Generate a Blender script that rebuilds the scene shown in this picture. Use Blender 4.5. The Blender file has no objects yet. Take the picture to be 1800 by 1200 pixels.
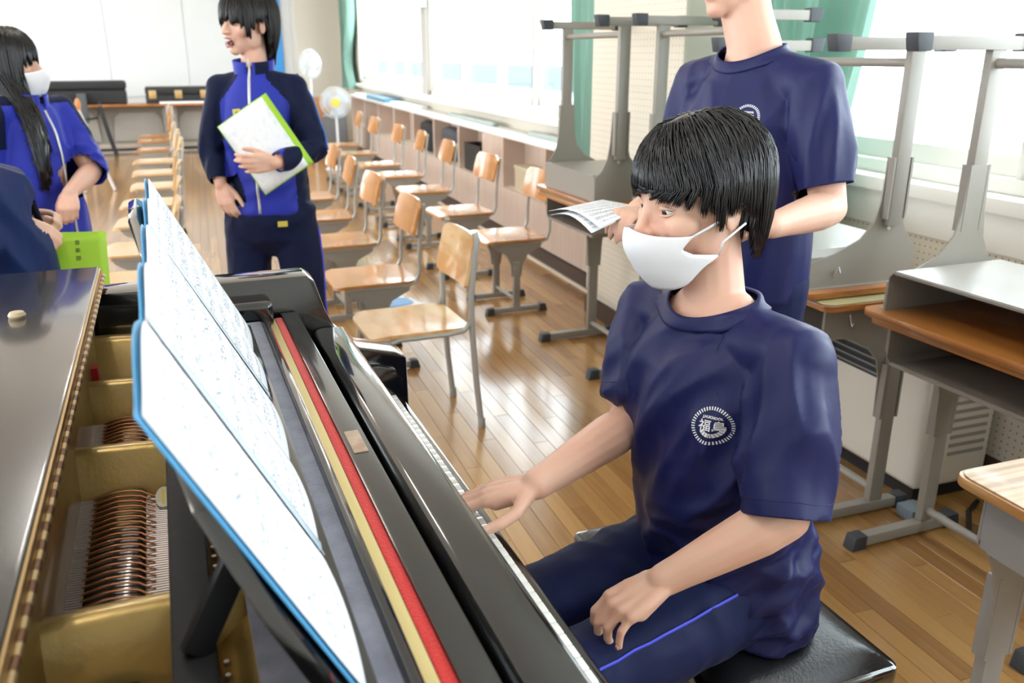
import bpy, bmesh, math, random
import numpy as np
from mathutils import Vector, Matrix, Quaternion, noise

random.seed(7)
rng = np.random.default_rng(7)
SC = bpy.context.scene
COL = SC.collection
PI = math.pi
def R(d): return math.radians(d)

# ------------------------------------------------------------------ camera
CAM_H = 1.42
PITCH, YAW = math.atan(505/1500), math.atan(560/math.hypot(1500, 505))
cam_d = bpy.data.cameras.new('camera'); cam = bpy.data.objects.new('camera', cam_d); COL.objects.link(cam)
cam.location = (0, 0, CAM_H); cam.rotation_euler = (PI/2 - PITCH, 0, -YAW)
cam_d.sensor_width = 36; cam_d.lens = 36*1500/1800; cam_d.clip_start = .02; cam_d.clip_end = 400
cam_d.dof.use_dof = True; cam_d.dof.focus_distance = 1.38; cam_d.dof.aperture_fstop = 5.8
SC.camera = cam

# ------------------------------------------------------------------ world + exposure
w = bpy.data.worlds.new('world'); SC.world = w; w.use_nodes = True
bg = w.node_tree.nodes['Background']; bg.inputs[0].default_value = (.86, .94, 1, 1); bg.inputs[1].default_value = 9.0
SC.view_settings.view_transform = 'Standard'; SC.view_settings.look = 'None'
SC.view_settings.gamma = 1; SC.view_settings.use_curve_mapping = False
SC.view_settings.exposure = 0.02

def portal(loc, rot, sx, sy):
    l = bpy.data.lights.new('window_portal', 'AREA'); l.shape = 'RECTANGLE'; l.size = sx; l.size_y = sy
    l.cycles.is_portal = True
    o = bpy.data.objects.new('window_portal', l); o.location = loc; o.rotation_euler = rot; COL.objects.link(o)
# area lights point along -Z: right windows face -X, left windows face +X
portal((2.62, 9.2, 1.75), (0, R(90), 0), 1.6, 9.8)
portal((2.62, .6, 1.75), (0, R(90), 0), 1.6, 5.4)
portal((-5.15, 6, 1.75), (0, R(-90), 0), 1.7, 16)

# ------------------------------------------------------------------ materials
MATS = {}
def mat(name, col, rough=.5, metal=0, spec=.5, coat=0, bump=None, var=None, emit=None, sheen=0, sss=0, trans=0, coat_rough=.05, aniso=0):
    if name in MATS: return MATS[name]
    m = bpy.data.materials.new(name); m.use_nodes = True; nt = m.node_tree; b = nt.nodes['Principled BSDF']
    b.inputs['Base Color'].default_value = (*col, 1); b.inputs['Roughness'].default_value = rough
    b.inputs['Metallic'].default_value = metal; b.inputs['Specular IOR Level'].default_value = spec
    b.inputs['Coat Weight'].default_value = coat; b.inputs['Coat Roughness'].default_value = coat_rough
    if sheen: b.inputs['Sheen Weight'].default_value = sheen; b.inputs['Sheen Roughness'].default_value = .4
    if sss:
        b.inputs['Subsurface Weight'].default_value = sss; b.inputs['Subsurface Radius'].default_value = (.012, .005, .003); b.inputs['Subsurface Scale'].default_value = .6
    if trans: b.inputs['Transmission Weight'].default_value = trans
    if aniso: b.inputs['Anisotropic'].default_value = aniso
    if emit: b.inputs['Emission Color'].default_value = (*emit[0], 1); b.inputs['Emission Strength'].default_value = emit[1]
    tc = None
    def coords(scale):
        t = nt.nodes.new('ShaderNodeTexCoord'); mp = nt.nodes.new('ShaderNodeMapping'); mp.inputs['Scale'].default_value = scale
        nt.links.new(t.outputs['Object'], mp.inputs[0]); return mp.outputs[0]
    if var:   # (scale xyz, colour2, detail, contrast lo, hi)
        n = nt.nodes.new('ShaderNodeTexNoise'); nt.links.new(coords(var[0]), n.inputs['Vector']); n.inputs['Scale'].default_value = 1; n.inputs['Detail'].default_value = var[2]
        r = nt.nodes.new('ShaderNodeMapRange'); r.inputs[1].default_value = var[3]; r.inputs[2].default_value = var[4]
        nt.links.new(n.outputs[0], r.inputs[0])
        mx = nt.nodes.new('ShaderNodeMix'); mx.data_type = 'RGBA'; nt.links.new(r.outputs[0], mx.inputs[0])
        mx.inputs[6].default_value = (*col, 1); mx.inputs[7].default_value = (*var[1], 1)
        nt.links.new(mx.outputs[2], b.inputs['Base Color'])
    if bump:  # (scale xyz, strength, detail)
        n = nt.nodes.new('ShaderNodeTexNoise'); nt.links.new(coords(bump[0]), n.inputs['Vector']); n.inputs['Scale'].default_value = 1; n.inputs['Detail'].default_value = bump[2]
        bp = nt.nodes.new('ShaderNodeBump'); bp.inputs['Strength'].default_value = bump[1]; bp.inputs['Distance'].default_value = .004
        nt.links.new(n.outputs[0], bp.inputs['Height']); nt.links.new(bp.outputs[0], b.inputs['Normal'])
    MATS[name] = m; return m

def mnodes(m):
    return m.node_tree, m.node_tree.nodes['Principled BSDF']

WHITE_WALL = mat('white_wall', (.82, .84, .84), .6)
CEIL = mat('ceiling_board', (.85, .85, .83), .9, bump=((60, 60, 60), .2, 3))
CREAM = mat('cream_paint', (.74, .68, .58), .55)
BEIGE = mat('beige_panel', (.62, .50, .42), .6, var=((2, 40, 2), (.54, .42, .35), 3, .35, .7))
DKBROWN = mat('dark_brown_vinyl', (.055, .03, .02), .5)
FRAME = mat('window_frame_paint', (.80, .78, .72), .45)
SHELFTOP = mat('white_shelf_laminate', (.85, .87, .84), .4)
STEEL = mat('warm_grey_enamel', (.29, .268, .232), .42, coat=.08)
STEEL2 = mat('cool_grey_enamel', (.33, .325, .31), .35, coat=.1)
CAPB = mat('dark_rubber', (.045, .05, .06), .55)
CHROME = mat('bright_chrome', (.8, .8, .8), .15, metal=1)
TUBE = mat('grey_tube_paint', (.40, .39, .36), .3, metal=.25, coat=.2)
PLY = mat('varnished_plywood', (.60, .26, .05), .25, coat=.6, coat_rough=.08, var=((6, 1.5, 6), (.46, .175, .03), 4, .35, .7))
PLYPALE = mat('worn_pale_plywood', (.74, .50, .25), .3, coat=.5, coat_rough=.1, var=((5, 1.5, 5), (.62, .36, .14), 4, .35, .7))
PLYOLD = mat('worn_plywood', (.70, .46, .22), .22, coat=.6, coat_rough=.08, var=((14, 5, 14), (.60, .30, .08), 5, .45, .62))
WOODEDGE = mat('orange_wood_edge', (.50, .20, .045), .35, coat=.4, var=((8, 1, 60), (.30, .10, .02), 3, .35, .65))
OLIVETOP = mat('olive_desk_top', (.42, .36, .17), .35, coat=.3, var=((6, 6, 6), (.36, .30, .14), 3, .4, .6))
GRAINTOP = mat('pale_wood_laminate', (.60, .44, .29), .4, coat=.15, var=((2.2, 70, 10), (.40, .25, .14), 4, .40, .62))
BLACKG = mat('black_piano_lacquer', (.006, .006, .006), .12, spec=.6, coat=1, coat_rough=.03, bump=((25, 25, 25), .02, 2))
BLACKD = mat('black_dusty_lacquer', (.012, .012, .011), .22, coat=.8, coat_rough=.08, bump=((220, 220, 220), .05, 3))
GOLD = mat('gold_iron_plate', (.52, .36, .12), .34, metal=.55, coat=.3, var=((9, 9, 9), (.44, .29, .09), 4, .35, .7), bump=((150, 150, 150), .08, 2))
PALEGOLD = mat('pale_gold_strip', (.66, .55, .25), .4, metal=.3)
REDFELT = mat('red_felt', (.62, .035, .03), .95, sheen=.3, bump=((400, 400, 400), .6, 3))
GREYFELT = mat('grey_dusty_felt', (.16, .17, .22), .9, sheen=.3, var=((30, 30, 30), (.23, .24, .30), 5, .35, .68), bump=((300, 300, 300), .4, 3))
COPPER = mat('copper_wound_string', (.62, .26, .12), .32, metal=.85, bump=((900, 900, 900), .3, 1))
STRING = mat('steel_string', (.62, .56, .54), .3, metal=.9)
SOUNDB = mat('soundboard_wood', (.28, .10, .04), .45, var=((3, 40, 3), (.20, .07, .03), 3, .4, .6))
PINKFELT = mat('pinkish_felt', (.42, .30, .29), .9)
IVORY = mat('white_key_acrylic', (.86, .87, .84), .2, coat=.5)
EBONY = mat('black_key', (.01, .01, .01), .35)
BRASS = mat('hinge_brass', (.60, .42, .20), .35, metal=.8)
BRASSD = mat('hinge_dark_brass', (.22, .11, .05), .4, metal=.7)
PAPER = mat('white_paper', (.90, .92, .94), .8)
LIME = mat('lime_green_card', (.36, .62, .03), .5)
LBLUE = mat('light_blue_folder', (.07, .30, .54), .4)
NAVYFOLD = mat('blue_folder_back', (.03, .13, .24), .35)
LEATHER = mat('black_leatherette', (.012, .013, .016), .32, coat=.3, coat_rough=.25, bump=((160, 160, 160), .25, 4))
GREENC = mat('green_curtain', (.26, .42, .35), .75, sheen=.2, trans=0)
HEATER = mat('cream_heater_enamel', (.72, .67, .58), .4, coat=.2)
DARK = mat('dark_plastic', (.015, .016, .018), .45)
BLACKBAG = mat('black_nylon', (.018, .019, .022), .7, bump=((250, 250, 250), .3, 2))
FANW = mat('fan_white_plastic', (.72, .75, .76), .4)
YELLOW = mat('fan_yellow_hub', (.75, .62, .10), .4)
BLUEP = mat('blue_board', (.06, .36, .86), .5)
RED = mat('red_rubber', (.65, .02, .03), .5)
PINK = mat('pink_card', (.80, .05, .16), .5)
GREYBAR = mat('grey_green_metal', (.36, .40, .37), .5)

# curtain: let some daylight through
nt, b = mnodes(GREENC)
tl = nt.nodes.new('ShaderNodeBsdfTranslucent'); tl.inputs[0].default_value = (.42, .64, .55, 1)
ms = nt.nodes.new('ShaderNodeMixShader'); ms.inputs[0].default_value = .35
nt.links.new(b.outputs[0], ms.inputs[1]); nt.links.new(tl.outputs[0], ms.inputs[2]); nt.links.new(ms.outputs[0], nt.nodes['Material Output'].inputs[0])
# glass: thin, mostly clear
GLASS = bpy.data.materials.new('window_glass'); GLASS.use_nodes = True; nt = GLASS.node_tree; nt.nodes.clear()
o_ = nt.nodes.new('ShaderNodeOutputMaterial'); t_ = nt.nodes.new('ShaderNodeBsdfTransparent'); t_.inputs[0].default_value = (.96, .98, .98, 1)
g_ = nt.nodes.new('ShaderNodeBsdfGlossy'); g_.inputs['Roughness'].default_value = .02; m_ = nt.nodes.new('ShaderNodeMixShader'); m_.inputs[0].default_value = .06
nt.links.new(t_.outputs[0], m_.inputs[1]); nt.links.new(g_.outputs[0], m_.inputs[2]); nt.links.new(m_.outputs[0], o_.inputs[0])
# pegboard: cream board with a grid of small dark holes
def pegboard(name, col, pitch, axes, hole=.13, dark=(.25, .21, .17)):
    m = mat(name, col, .6); nt, b = mnodes(m)
    tc = nt.nodes.new('ShaderNodeTexCoord'); sx = nt.nodes.new('ShaderNodeSeparateXYZ'); nt.links.new(tc.outputs['Object'], sx.inputs[0])
    d = []
    for a in axes:
        mu = nt.nodes.new('ShaderNodeMath'); mu.operation = 'MULTIPLY'; mu.inputs[1].default_value = 1/pitch; nt.links.new(sx.outputs[a], mu.inputs[0])
        fr = nt.nodes.new('ShaderNodeMath'); fr.operation = 'FRACT'; nt.links.new(mu.outputs[0], fr.inputs[0])
        su = nt.nodes.new('ShaderNodeMath'); su.operation = 'SUBTRACT'; su.inputs[1].default_value = .5; nt.links.new(fr.outputs[0], su.inputs[0])
        pw = nt.nodes.new('ShaderNodeMath'); pw.operation = 'MULTIPLY'; nt.links.new(su.outputs[0], pw.inputs[0]); nt.links.new(su.outputs[0], pw.inputs[1]); d.append(pw)
    ad = nt.nodes.new('ShaderNodeMath'); ad.operation = 'ADD'; nt.links.new(d[0].outputs[0], ad.inputs[0]); nt.links.new(d[1].outputs[0], ad.inputs[1])
    lt = nt.nodes.new('ShaderNodeMath'); lt.operation = 'LESS_THAN'; lt.inputs[1].default_value = hole*hole; nt.links.new(ad.outputs[0], lt.inputs[0])
    mx = nt.nodes.new('ShaderNodeMix'); mx.data_type = 'RGBA'; nt.links.new(lt.outputs[0], mx.inputs[0]); mx.inputs[6].default_value = (*col, 1); mx.inputs[7].default_value = (*dark, 1)
    nt.links.new(mx.outputs[2], b.inputs['Base Color']); return m
PEG = pegboard('pegboard', (.74, .68, .58), .025, 'YZ')
PEGC = pegboard('pegboard_column', (.76, .70, .58), .03, 'YZ', .10)
# floor: oiled planks, per-plank tone from a face attribute
FLOORM = mat('oak_strip_floor', (.42, .2, .06), .22, coat=.5, coat_rough=.12); nt, b = mnodes(FLOORM)
at_ = nt.nodes.new('ShaderNodeAttribute'); at_.attribute_name = 'tone'
ge = nt.nodes.new('ShaderNodeNewGeometry'); mp = nt.nodes.new('ShaderNodeMapping'); mp.inputs['Scale'].default_value = (60, 3, 10); nt.links.new(ge.outputs['Position'], mp.inputs[0])
n1 = nt.nodes.new('ShaderNodeTexNoise'); n1.inputs['Scale'].default_value = 1; n1.inputs['Detail'].default_value = 4; nt.links.new(mp.outputs[0], n1.inputs['Vector'])
mul = nt.nodes.new('ShaderNodeMath'); mul.operation = 'MULTIPLY_ADD'; mul.inputs[1].default_value = .55; nt.links.new(n1.outputs[0], mul.inputs[0])
m2 = nt.nodes.new('ShaderNodeMath'); m2.operation = 'MULTIPLY'; m2.inputs[1].default_value = .55; nt.links.new(at_.outputs['Fac'], m2.inputs[0]); nt.links.new(m2.outputs[0], mul.inputs[2])
cr = nt.nodes.new('ShaderNodeValToRGB'); nt.links.new(mul.outputs[0], cr.inputs[0])
cr.color_ramp.elements[0].position = .15; cr.color_ramp.elements[0].color = (.25, .115, .032, 1)
cr.color_ramp.elements[1].position = .85; cr.color_ramp.elements[1].color = (.46, .25, .080, 1)
nt.links.new(cr.outputs[0], b.inputs['Base Color'])
bp = nt.nodes.new('ShaderNodeBump'); bp.inputs['Strength'].default_value = .05; nt.links.new(n1.outputs[0], bp.inputs['Height']); nt.links.new(bp.outputs[0], b.inputs['Normal'])

# ------------------------------------------------------------------ mesh helpers
class MB:
    def __init__(s): s.v = []; s.f = []
    def add(s, vs, fs):
        o = len(s.v); s.v += [tuple(p) for p in vs]; s.f += [tuple(i+o for i in f) for f in fs]; return s
    def box(s, x0, x1, y0, y1, z0, z1):
        return s.add([(x0,y0,z0),(x1,y0,z0),(x1,y1,z0),(x0,y1,z0),(x0,y0,z1),(x1,y0,z1),(x1,y1,z1),(x0,y1,z1)],
                     [(3,2,1,0),(4,5,6,7),(0,1,5,4),(1,2,6,5),(2,3,7,6),(3,0,4,7)])
    def obox(s, c, ax, ay, az, hx, hy, hz):
        c, ax, ay, az = (Vector(q) for q in (c, ax, ay, az)); vs = []
        for k in (-1, 1):
            for i, j in ((-1,-1),(1,-1),(1,1),(-1,1)): vs.append(c+ax*hx*i+ay*hy*j+az*hz*k)
        return s.add(vs, [(3,2,1,0),(4,5,6,7),(0,1,5,4),(1,2,6,5),(2,3,7,6),(3,0,4,7)])
    def bar(s, p, q, w_, h, up=(0,0,1)):
        p, q = Vector(p), Vector(q); d = q-p; L = d.length; d.normalize(); up = Vector(up); sd = d.cross(up)
        if sd.length < 1e-4: sd = d.cross(Vector((1,0,0)))
        sd.normalize(); u2 = sd.cross(d); return s.obox((p+q)/2, d, sd, u2, L/2, w_/2, h/2)
    def prism(s, poly, axis, a, b_):
        # poly: 2-D points; axis 'x','y','z' is the extrusion axis
        n = len(poly)
        def P(p, t): return {'x': (t, p[0], p[1]), 'y': (p[0], t, p[1]), 'z': (p[0], p[1], t)}[axis]
        return s.add([P(p, a) for p in poly]+[P(p, b_) for p in poly],
                     [tuple(range(n))[::-1], tuple(range(n, 2*n))]+[(i, (i+1) % n, n+(i+1) % n, n+i) for i in range(n)])
    def tube(s, pts, r, n=8, cap='flat', refdir=None):
        """pts list of points, r scalar / list of scalars / list of (ra, rb); cap 'flat' or 'round'"""
        pts = [Vector(p) for p in pts]; m = len(pts)
        rs = r if isinstance(r, (list, tuple)) and len(r) == m else [r]*m
        rs = [(q, q) if not isinstance(q, (list, tuple)) else q for q in rs]
        T = []
        for i in range(m):
            t = (pts[min(i+1, m-1)]-pts[max(i-1, 0)]); T.append(t.normalized())
        ref = Vector(refdir) if refdir else (Vector((0,0,1)) if abs(T[0].z) < .9 else Vector((1,0,0)))
        A = (ref-T[0]*ref.dot(T[0])).normalized()
        rings = []
        def ring(c, a, b2, ra, rb): return [c+a*ra*math.cos(2*PI*k/n)+b2*rb*math.sin(2*PI*k/n) for k in range(n)]
        fr = []
        for i in range(m):
            if refdir: A = (ref-T[i]*ref.dot(T[i])).normalized()
            else: A = (A-T[i]*A.dot(T[i])).normalized()
            fr.append((A.copy(), T[i].cross(A)))
        if cap == 'round':
            for a in (80, 55, 28):
                k = math.cos(R(a)); rr = (rs[0][0]+rs[0][1])/2
                rings.append(ring(pts[0]-T[0]*rr*math.sin(R(a)), *fr[0], rs[0][0]*k, rs[0][1]*k))
        for i in range(m): rings.append(ring(pts[i], *fr[i], *rs[i]))
        if cap == 'round':
            for a in (28, 55, 80):
                k = math.cos(R(a)); rr = (rs[-1][0]+rs[-1][1])/2
                rings.append(ring(pts[-1]+T[-1]*rr*math.sin(R(a)), *fr[-1], rs[-1][0]*k, rs[-1][1]*k))
        o = []; fs = []
        for q in rings: o += q
        for i in range(len(rings)-1):
            for k in range(n): fs.append((i*n+k, i*n+(k+1) % n, (i+1)*n+(k+1) % n, (i+1)*n+k))
        fs.append(tuple(range(n))[::-1]); e = (len(rings)-1)*n; fs.append(tuple(e+k for k in range(n)))
        return s.add(o, fs)
    def ell(s, c, r, n=16, m=10, M=None):
        vs = []; fs = []
        for i in range(m+1):
            a = -PI/2+PI*i/m
            for k in range(n):
                p = Vector((r[0]*math.cos(a)*math.cos(2*PI*k/n), r[1]*math.cos(a)*math.sin(2*PI*k/n), r[2]*math.sin(a)))
                if M: p = M @ p
                vs.append(Vector(c)+p)
        for i in range(m):
            for k in range(n): fs.append((i*n+k, i*n+(k+1) % n, (i+1)*n+(k+1) % n, (i+1)*n+k))
        return s.add(vs, fs)
    def lathe(s, prof, c=(0,0,0), n=20):
        vs = []; fs = []
        for rr, z in prof:
            for k in range(n): vs.append((c[0]+rr*math.cos(2*PI*k/n), c[1]+rr*math.sin(2*PI*k/n), c[2]+z))
        for i in range(len(prof)-1):
            for k in range(n): fs.append((i*n+k, i*n+(k+1) % n, (i+1)*n+(k+1) % n, (i+1)*n+k))
        fs.append(tuple(range(n))[::-1]); e = (len(prof)-1)*n; fs.append(tuple(e+k for k in range(n)))
        return s.add(vs, fs)
    def grid(s, fn, nu, nv, thick=0, closed=False):
        """fn(i/nu, j/nv) -> point; optional thickness along the normal"""
        P = [[Vector(fn(i/nu, j/nv)) for j in range(nv+1)] for i in range(nu+1)]
        vs = [p for row in P for p in row]; W = nv+1
        fs = [(i*W+j, (i+1)*W+j, (i+1)*W+j+1, i*W+j+1) for i in range(nu) for j in range(nv)]
        if thick:
            N = []
            for i in range(nu+1):
                for j in range(nv+1):
                    a = P[min(i+1, nu)][j]-P[max(i-1, 0)][j]; b2 = P[i][min(j+1, nv)]-P[i][max(j-1, 0)]
                    N.append(a.cross(b2).normalized())
            n0 = len(vs); vs = vs+[vs[k]-N[k]*thick for k in range(n0)]
            fs += [tuple(n0+k for k in f[::-1]) for f in fs]
            def edge(idx):
                for a, b2 in zip(idx[:-1], idx[1:]): fs.append((b2, a, n0+a, n0+b2))
            edge([i*W for i in range(nu+1)][::-1]); edge([i*W+nv for i in range(nu+1)])
            edge([j for j in range(W)]); edge([nu*W+j for j in range(W)][::-1])
        return s.add(vs, fs)
    def mesh(s, name, bevel=0, seg=2, weld=True):
        me = bpy.data.meshes.new(name); bm = bmesh.new()
        bv = [bm.verts.new(p) for p in s.v]
        for f in s.f:
            try: bm.faces.new([bv[i] for i in f])
            except ValueError: pass
        if weld: bmesh.ops.remove_doubles(bm, verts=bm.verts, dist=1e-6)
        bmesh.ops.dissolve_degenerate(bm, dist=1e-7, edges=bm.edges)
        bmesh.ops.recalc_face_normals(bm, faces=bm.faces)
        if bevel:
            es = [e for e in bm.edges if len(e.link_faces) == 2 and e.calc_face_angle(0) > R(35)]
            bmesh.ops.bevel(bm, geom=es, offset=bevel, segments=seg, profile=.6, affect='EDGES', clamp_overlap=True)
        bm.to_mesh(me); bm.free(); return me
    def build(s, name, m, parent=None, bevel=0, smooth=None, seg=2, auto=40):
        me = s.mesh(name, bevel, seg); return link(name, me, m, parent, smooth, auto)

def link(name, me, m, parent=None, smooth=None, auto=40):
    if m: me.materials.clear(); me.materials.append(m)
    if smooth is None: smooth = True
    if smooth: shade(me, auto)
    o = bpy.data.objects.new(name, me); COL.objects.link(o)
    if parent: o.parent = parent
    return o
def shade(me, auto=40):
    me.polygons.foreach_set('use_smooth', [True]*len(me.polygons))
    if auto: 
        try: me.set_sharp_from_angle(angle=R(auto))
        except Exception: pass
def tag(o, label, cat=None, group=None):
    o['label'] = label
    if cat: o['category'] = cat
    if group: o['group'] = group
    return o
def struct(o): o['kind'] = 'structure'; return o
def thing(name, label, cat, loc=(0,0,0), rz=0, group=None):
    o = bpy.data.objects.new(name, None); COL.objects.link(o); o.location = loc; o.rotation_euler = (0,0,rz); o.empty_display_size = .1
    return tag(o, label, cat, group)
def copy_tree(o, parent=None):
    c = o.copy(); COL.objects.link(c)
    if parent: c.parent = parent
    for ch in list(KIDS.get(o.name, [])) or [x for x in o.children]: copy_tree(ch, c)
    return c
KIDS = {}
def kids_index():
    KIDS.clear()
    for x in bpy.data.objects:
        if x.parent: KIDS.setdefault(x.parent.name, []).append(x)
def rebase(t, off):
    """move a thing's origin to local point off without moving its parts"""
    off = Vector(off); t.location = t.location+t.rotation_euler.to_matrix() @ off
    for x in bpy.data.objects:
        if x.parent == t: x.location = x.location-off
ORD = ['nearest', 'second', 'third', 'fourth', 'fifth', 'sixth', 'seventh', 'eighth', 'ninth', 'tenth', 'eleventh']
# ------------------------------------------------------------------ room shell
Y0, Y1, XL, XR, ZC = -2.6, 16.0, -5.0, 2.45, 3.0
# floor: 300 nearest planks as parts, the rest joined
fl = struct(MB().box(XL-.1, 2.7, Y0-.1, Y1+.1, -.14, -.013).build('floor', DKBROWN, smooth=False))
PW, PL = .062, .80
tones = 7; pm = []
for t in range(tones):
    me = MB().box(0, PW-.0012, 0, PL-.0015, -.0125, 0).mesh('plank', bevel=.0006, seg=1); me.materials.append(FLOORM)
    a = me.attributes.new('tone', 'FLOAT', 'FACE'); a.data.foreach_set('value', [t/(tones-1)]*len(me.polygons)); pm.append(me)
spots = []
x = XL; i = 0
while x < 2.45:
    y = Y0-((i*.37) % 1)*PL
    while y < Y1:
        spots.append((x, y, random.randrange(tones))); y += PL
    x += PW; i += 1
def rank(s_):
    X, Y = s_[0], s_[1]+PL/2
    if Y < .6 or X < -.9 or X > 2.3 or abs(X) > Y*1.3+.6: return 1e9
    return Y+max(0, .5-X)*2.2
spots.sort(key=rank)
for (x, y, t) in spots[:300]:
    o = bpy.data.objects.new('plank', pm[t]); o.location = (x, y, 0); o.parent = fl; COL.objects.link(o)
far = MB(); tv = []
for (x, y, t) in spots[300:]:
    y0, y1 = max(y, Y0), min(y+PL-.0015, Y1)
    if y1-y0 < .01: continue
    far.add([(x,y0,0),(x+PW-.0012,y0,0),(x+PW-.0012,y1,0),(x,y1,0)], [(0,1,2,3)]); tv.append(t/(tones-1))
me = bpy.data.meshes.new('far_planks'); me.from_pydata(far.v, [], far.f)
a = me.attributes.new('tone', 'FLOAT', 'FACE'); a.data.foreach_set('value', tv)
o = link('far_planks', me, FLOORM, fl, smooth=False); o['kind'] = 'stuff'

struct(MB().box(XL-.2, 2.8, Y0-.2, Y1+.2, ZC, ZC+.12).build('ceiling', CEIL, smooth=False))
# back wall of white boards with joints
bw = struct(MB().box(XL-.2, 2.8, Y1, Y1+.15, 0, ZC).build('wall_back', WHITE_WALL, smooth=False))
for i in range(6):
    x0 = -4.9+i*1.2
    MB().box(x0+.004, x0+1.196, Y1-.022, Y1-.001, .75, 2.95).build('white_board_panel', WHITE_WALL, bw, bevel=.003, smooth=False)
fwm = mat('front_wall_paint', (.72, .72, .68), .7)
struct(MB().box(XL-.2, 2.8, Y0-.15, Y0, 0, ZC).build('wall_front', fwm, smooth=False))
# left wall with windows onto the bright corridor side
wl = MB().box(XL-.15, XL, Y0, Y1, 0, .9).box(XL-.15, XL, Y0, Y1, 2.6, ZC)
for yy in np.linspace(Y0, Y1-.4, 8): wl.box(XL-.15, XL, yy, yy+.4, .9, 2.6)
struct(wl.build('wall_left', fwm, smooth=False))
# right wall: sill wall, lintel, piers
W0 = XR
wr = MB().box(W0, W0+.18, Y0, Y1, 0, .97).box(W0, W0+.18, Y0, Y1, 2.5, ZC)
wr.box(W0, W0+.18, 14.2, Y1, .97, 2.5).box(W0, W0+.18, Y0, -2.1, .97, 2.5).box(W0, W0+.18, 3.45, 4.34, .97, 2.5)
wrr = struct(wr.build('wall_right', CREAM, smooth=False))
# column between the window bays, faced with pegboard
cp = struct(MB().box(2.02, W0-.001, 3.43, 4.36, 0, ZC-.001).build('wall_column', CREAM, smooth=False))
MB().box(2.0, 2.019, 3.425, 4.365, .14, 2.9).build('pegboard_panel', PEGC, cp, bevel=.002, smooth=False)
struct(MB().box(1.995, 2.012, 3.42, 4.37, 0, .10).build('baseboard_column', DKBROWN, smooth=False))
# column in the far corner
struct(MB().box(1.62, W0-.001, 15.2, Y1-.025, 0, ZC-.001).build('wall_corner_column', CREAM, smooth=False))
# near bay: pegboard below the sill, sill ledge
struct(MB().box(W0-.03, W0-.001, -2.1, 3.42, .12, .93).build('wall_pegboard', PEG, smooth=False))
struct(MB().box(W0-.09, W0+.02, -2.1, 3.42, .935, .985).build('trim_1', FRAME, bevel=.006))
struct(MB().box(W0-.045, W0-.012, -2.1, 3.42, .80, .935).build('trim_2', FRAME, bevel=.004))
struct(MB().box(W0-.05, W0-.002, -2.1, 3.42, 0, .12).build('baseboard_right', DKBROWN, smooth=False))

def window(n, y0, y1, stiles, z0=.985, z1=2.48):
    """aluminium sliding window: outer frame, sashes with their panes"""
    f = MB(); X = W0+.06
    f.box(X-.05, X+.06, y0, y1, z0, z0+.05).box(X-.05, X+.06, y0, y1, z1-.05, z1).box(X-.05, X+.06, y0, y0+.05, z0, z1).box(X-.05, X+.06, y1-.05, y1, z0, z1)
    wobj = struct(f.build('window_%d' % n, FRAME, bevel=.004))
    ys = [y0+.05]+stiles+[y1-.05]
    for i in range(len(ys)-1):
        a, b_ = ys[i], ys[i+1]; off = .022 if i % 2 else -.022
        s_ = MB()
        s_.box(X+off-.014, X+off+.014, a-.03, a+.03, z0+.05, z1-.05).box(X+off-.014, X+off+.014, b_-.03, b_+.03, z0+.05, z1-.05)
        s_.box(X+off-.014, X+off+.014, a+.03, b_-.03, z0+.05, z0+.12).box(X+off-.014, X+off+.014, a+.03, b_-.03, z1-.11, z1-.05)
        so = s_.build('sash', FRAME, wobj, bevel=.003)
        MB().box(X+off-.003, X+off+.003, a+.03, b_-.03, z0+.12, z1-.11).build('pane', GLASS, so, smooth=False)
window(1, -2.1, 3.45, [-.7, .68, 2.06])
window(2, 4.34, 9.7, [5.6, 6.5, 7.35, 8.5])
window(3, 9.95, 14.2, [11.0, 12.1, 13.2])
struct(MB().box(W0-.02, W0+.15, 9.7, 9.95, .97, 2.5).build('trim_3', mat('grey_post', (.52, .50, .47), .5), smooth=False))
struct(MB().box(W0-.10, W0+.03, 4.37, 15.19, .935, .985).build('trim_4', FRAME, bevel=.006))

# shelf unit under the far windows: white top, divided cubby holes, plinth
SX, SZ = 2.2, .81
sh = thing('shelf_unit', 'long low cream shelf unit with cubby holes and white top under the windows', 'shelf', (0,0,0))
MB().box(SX-.015, W0-.035, 4.38, 13.6, SZ, SZ+.03).build('top_board', SHELFTOP, sh, bevel=.004)
MB().box(SX+.02, W0-.035, 4.38, 13.6, .40, .425).build('lower_board', CREAM, sh, bevel=.002)
MB().box(SX, SX+.02, 4.38, 13.6, .11, .425).build('front_panel', BEIGE, sh, smooth=False)
MB().box(W0-.06, W0-.036, 4.38, 13.6, .425, SZ).build('back_panel', BEIGE, sh, smooth=False)
ys = [4.38, 5.55, 6.45, 7.7, 8.6, 9.5, 10.5, 11.5, 12.5, 13.55]
for i, y in enumerate(ys):
    wd = .55 if i in (2,) else (.30 if i in (0,) else .05)
    MB().box(SX+.01, W0-.062, y, y+wd, .425, SZ).build('divider', BEIGE, sh, smooth=False)
struct(MB().box(SX-.012, SX-.001, 4.38, 13.6, 0, .10).build('baseboard_shelf', DKBROWN, smooth=False))
struct(MB().box(SX-.03, SX-.013, 4.38, 13.6, 0, .012).build('trim_5', CREAM, smooth=False))
MB().box(SX+.001, W0-.06, 4.4, 13.55, 0, .109).build('plinth', DKBROWN, sh, smooth=False)

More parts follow.
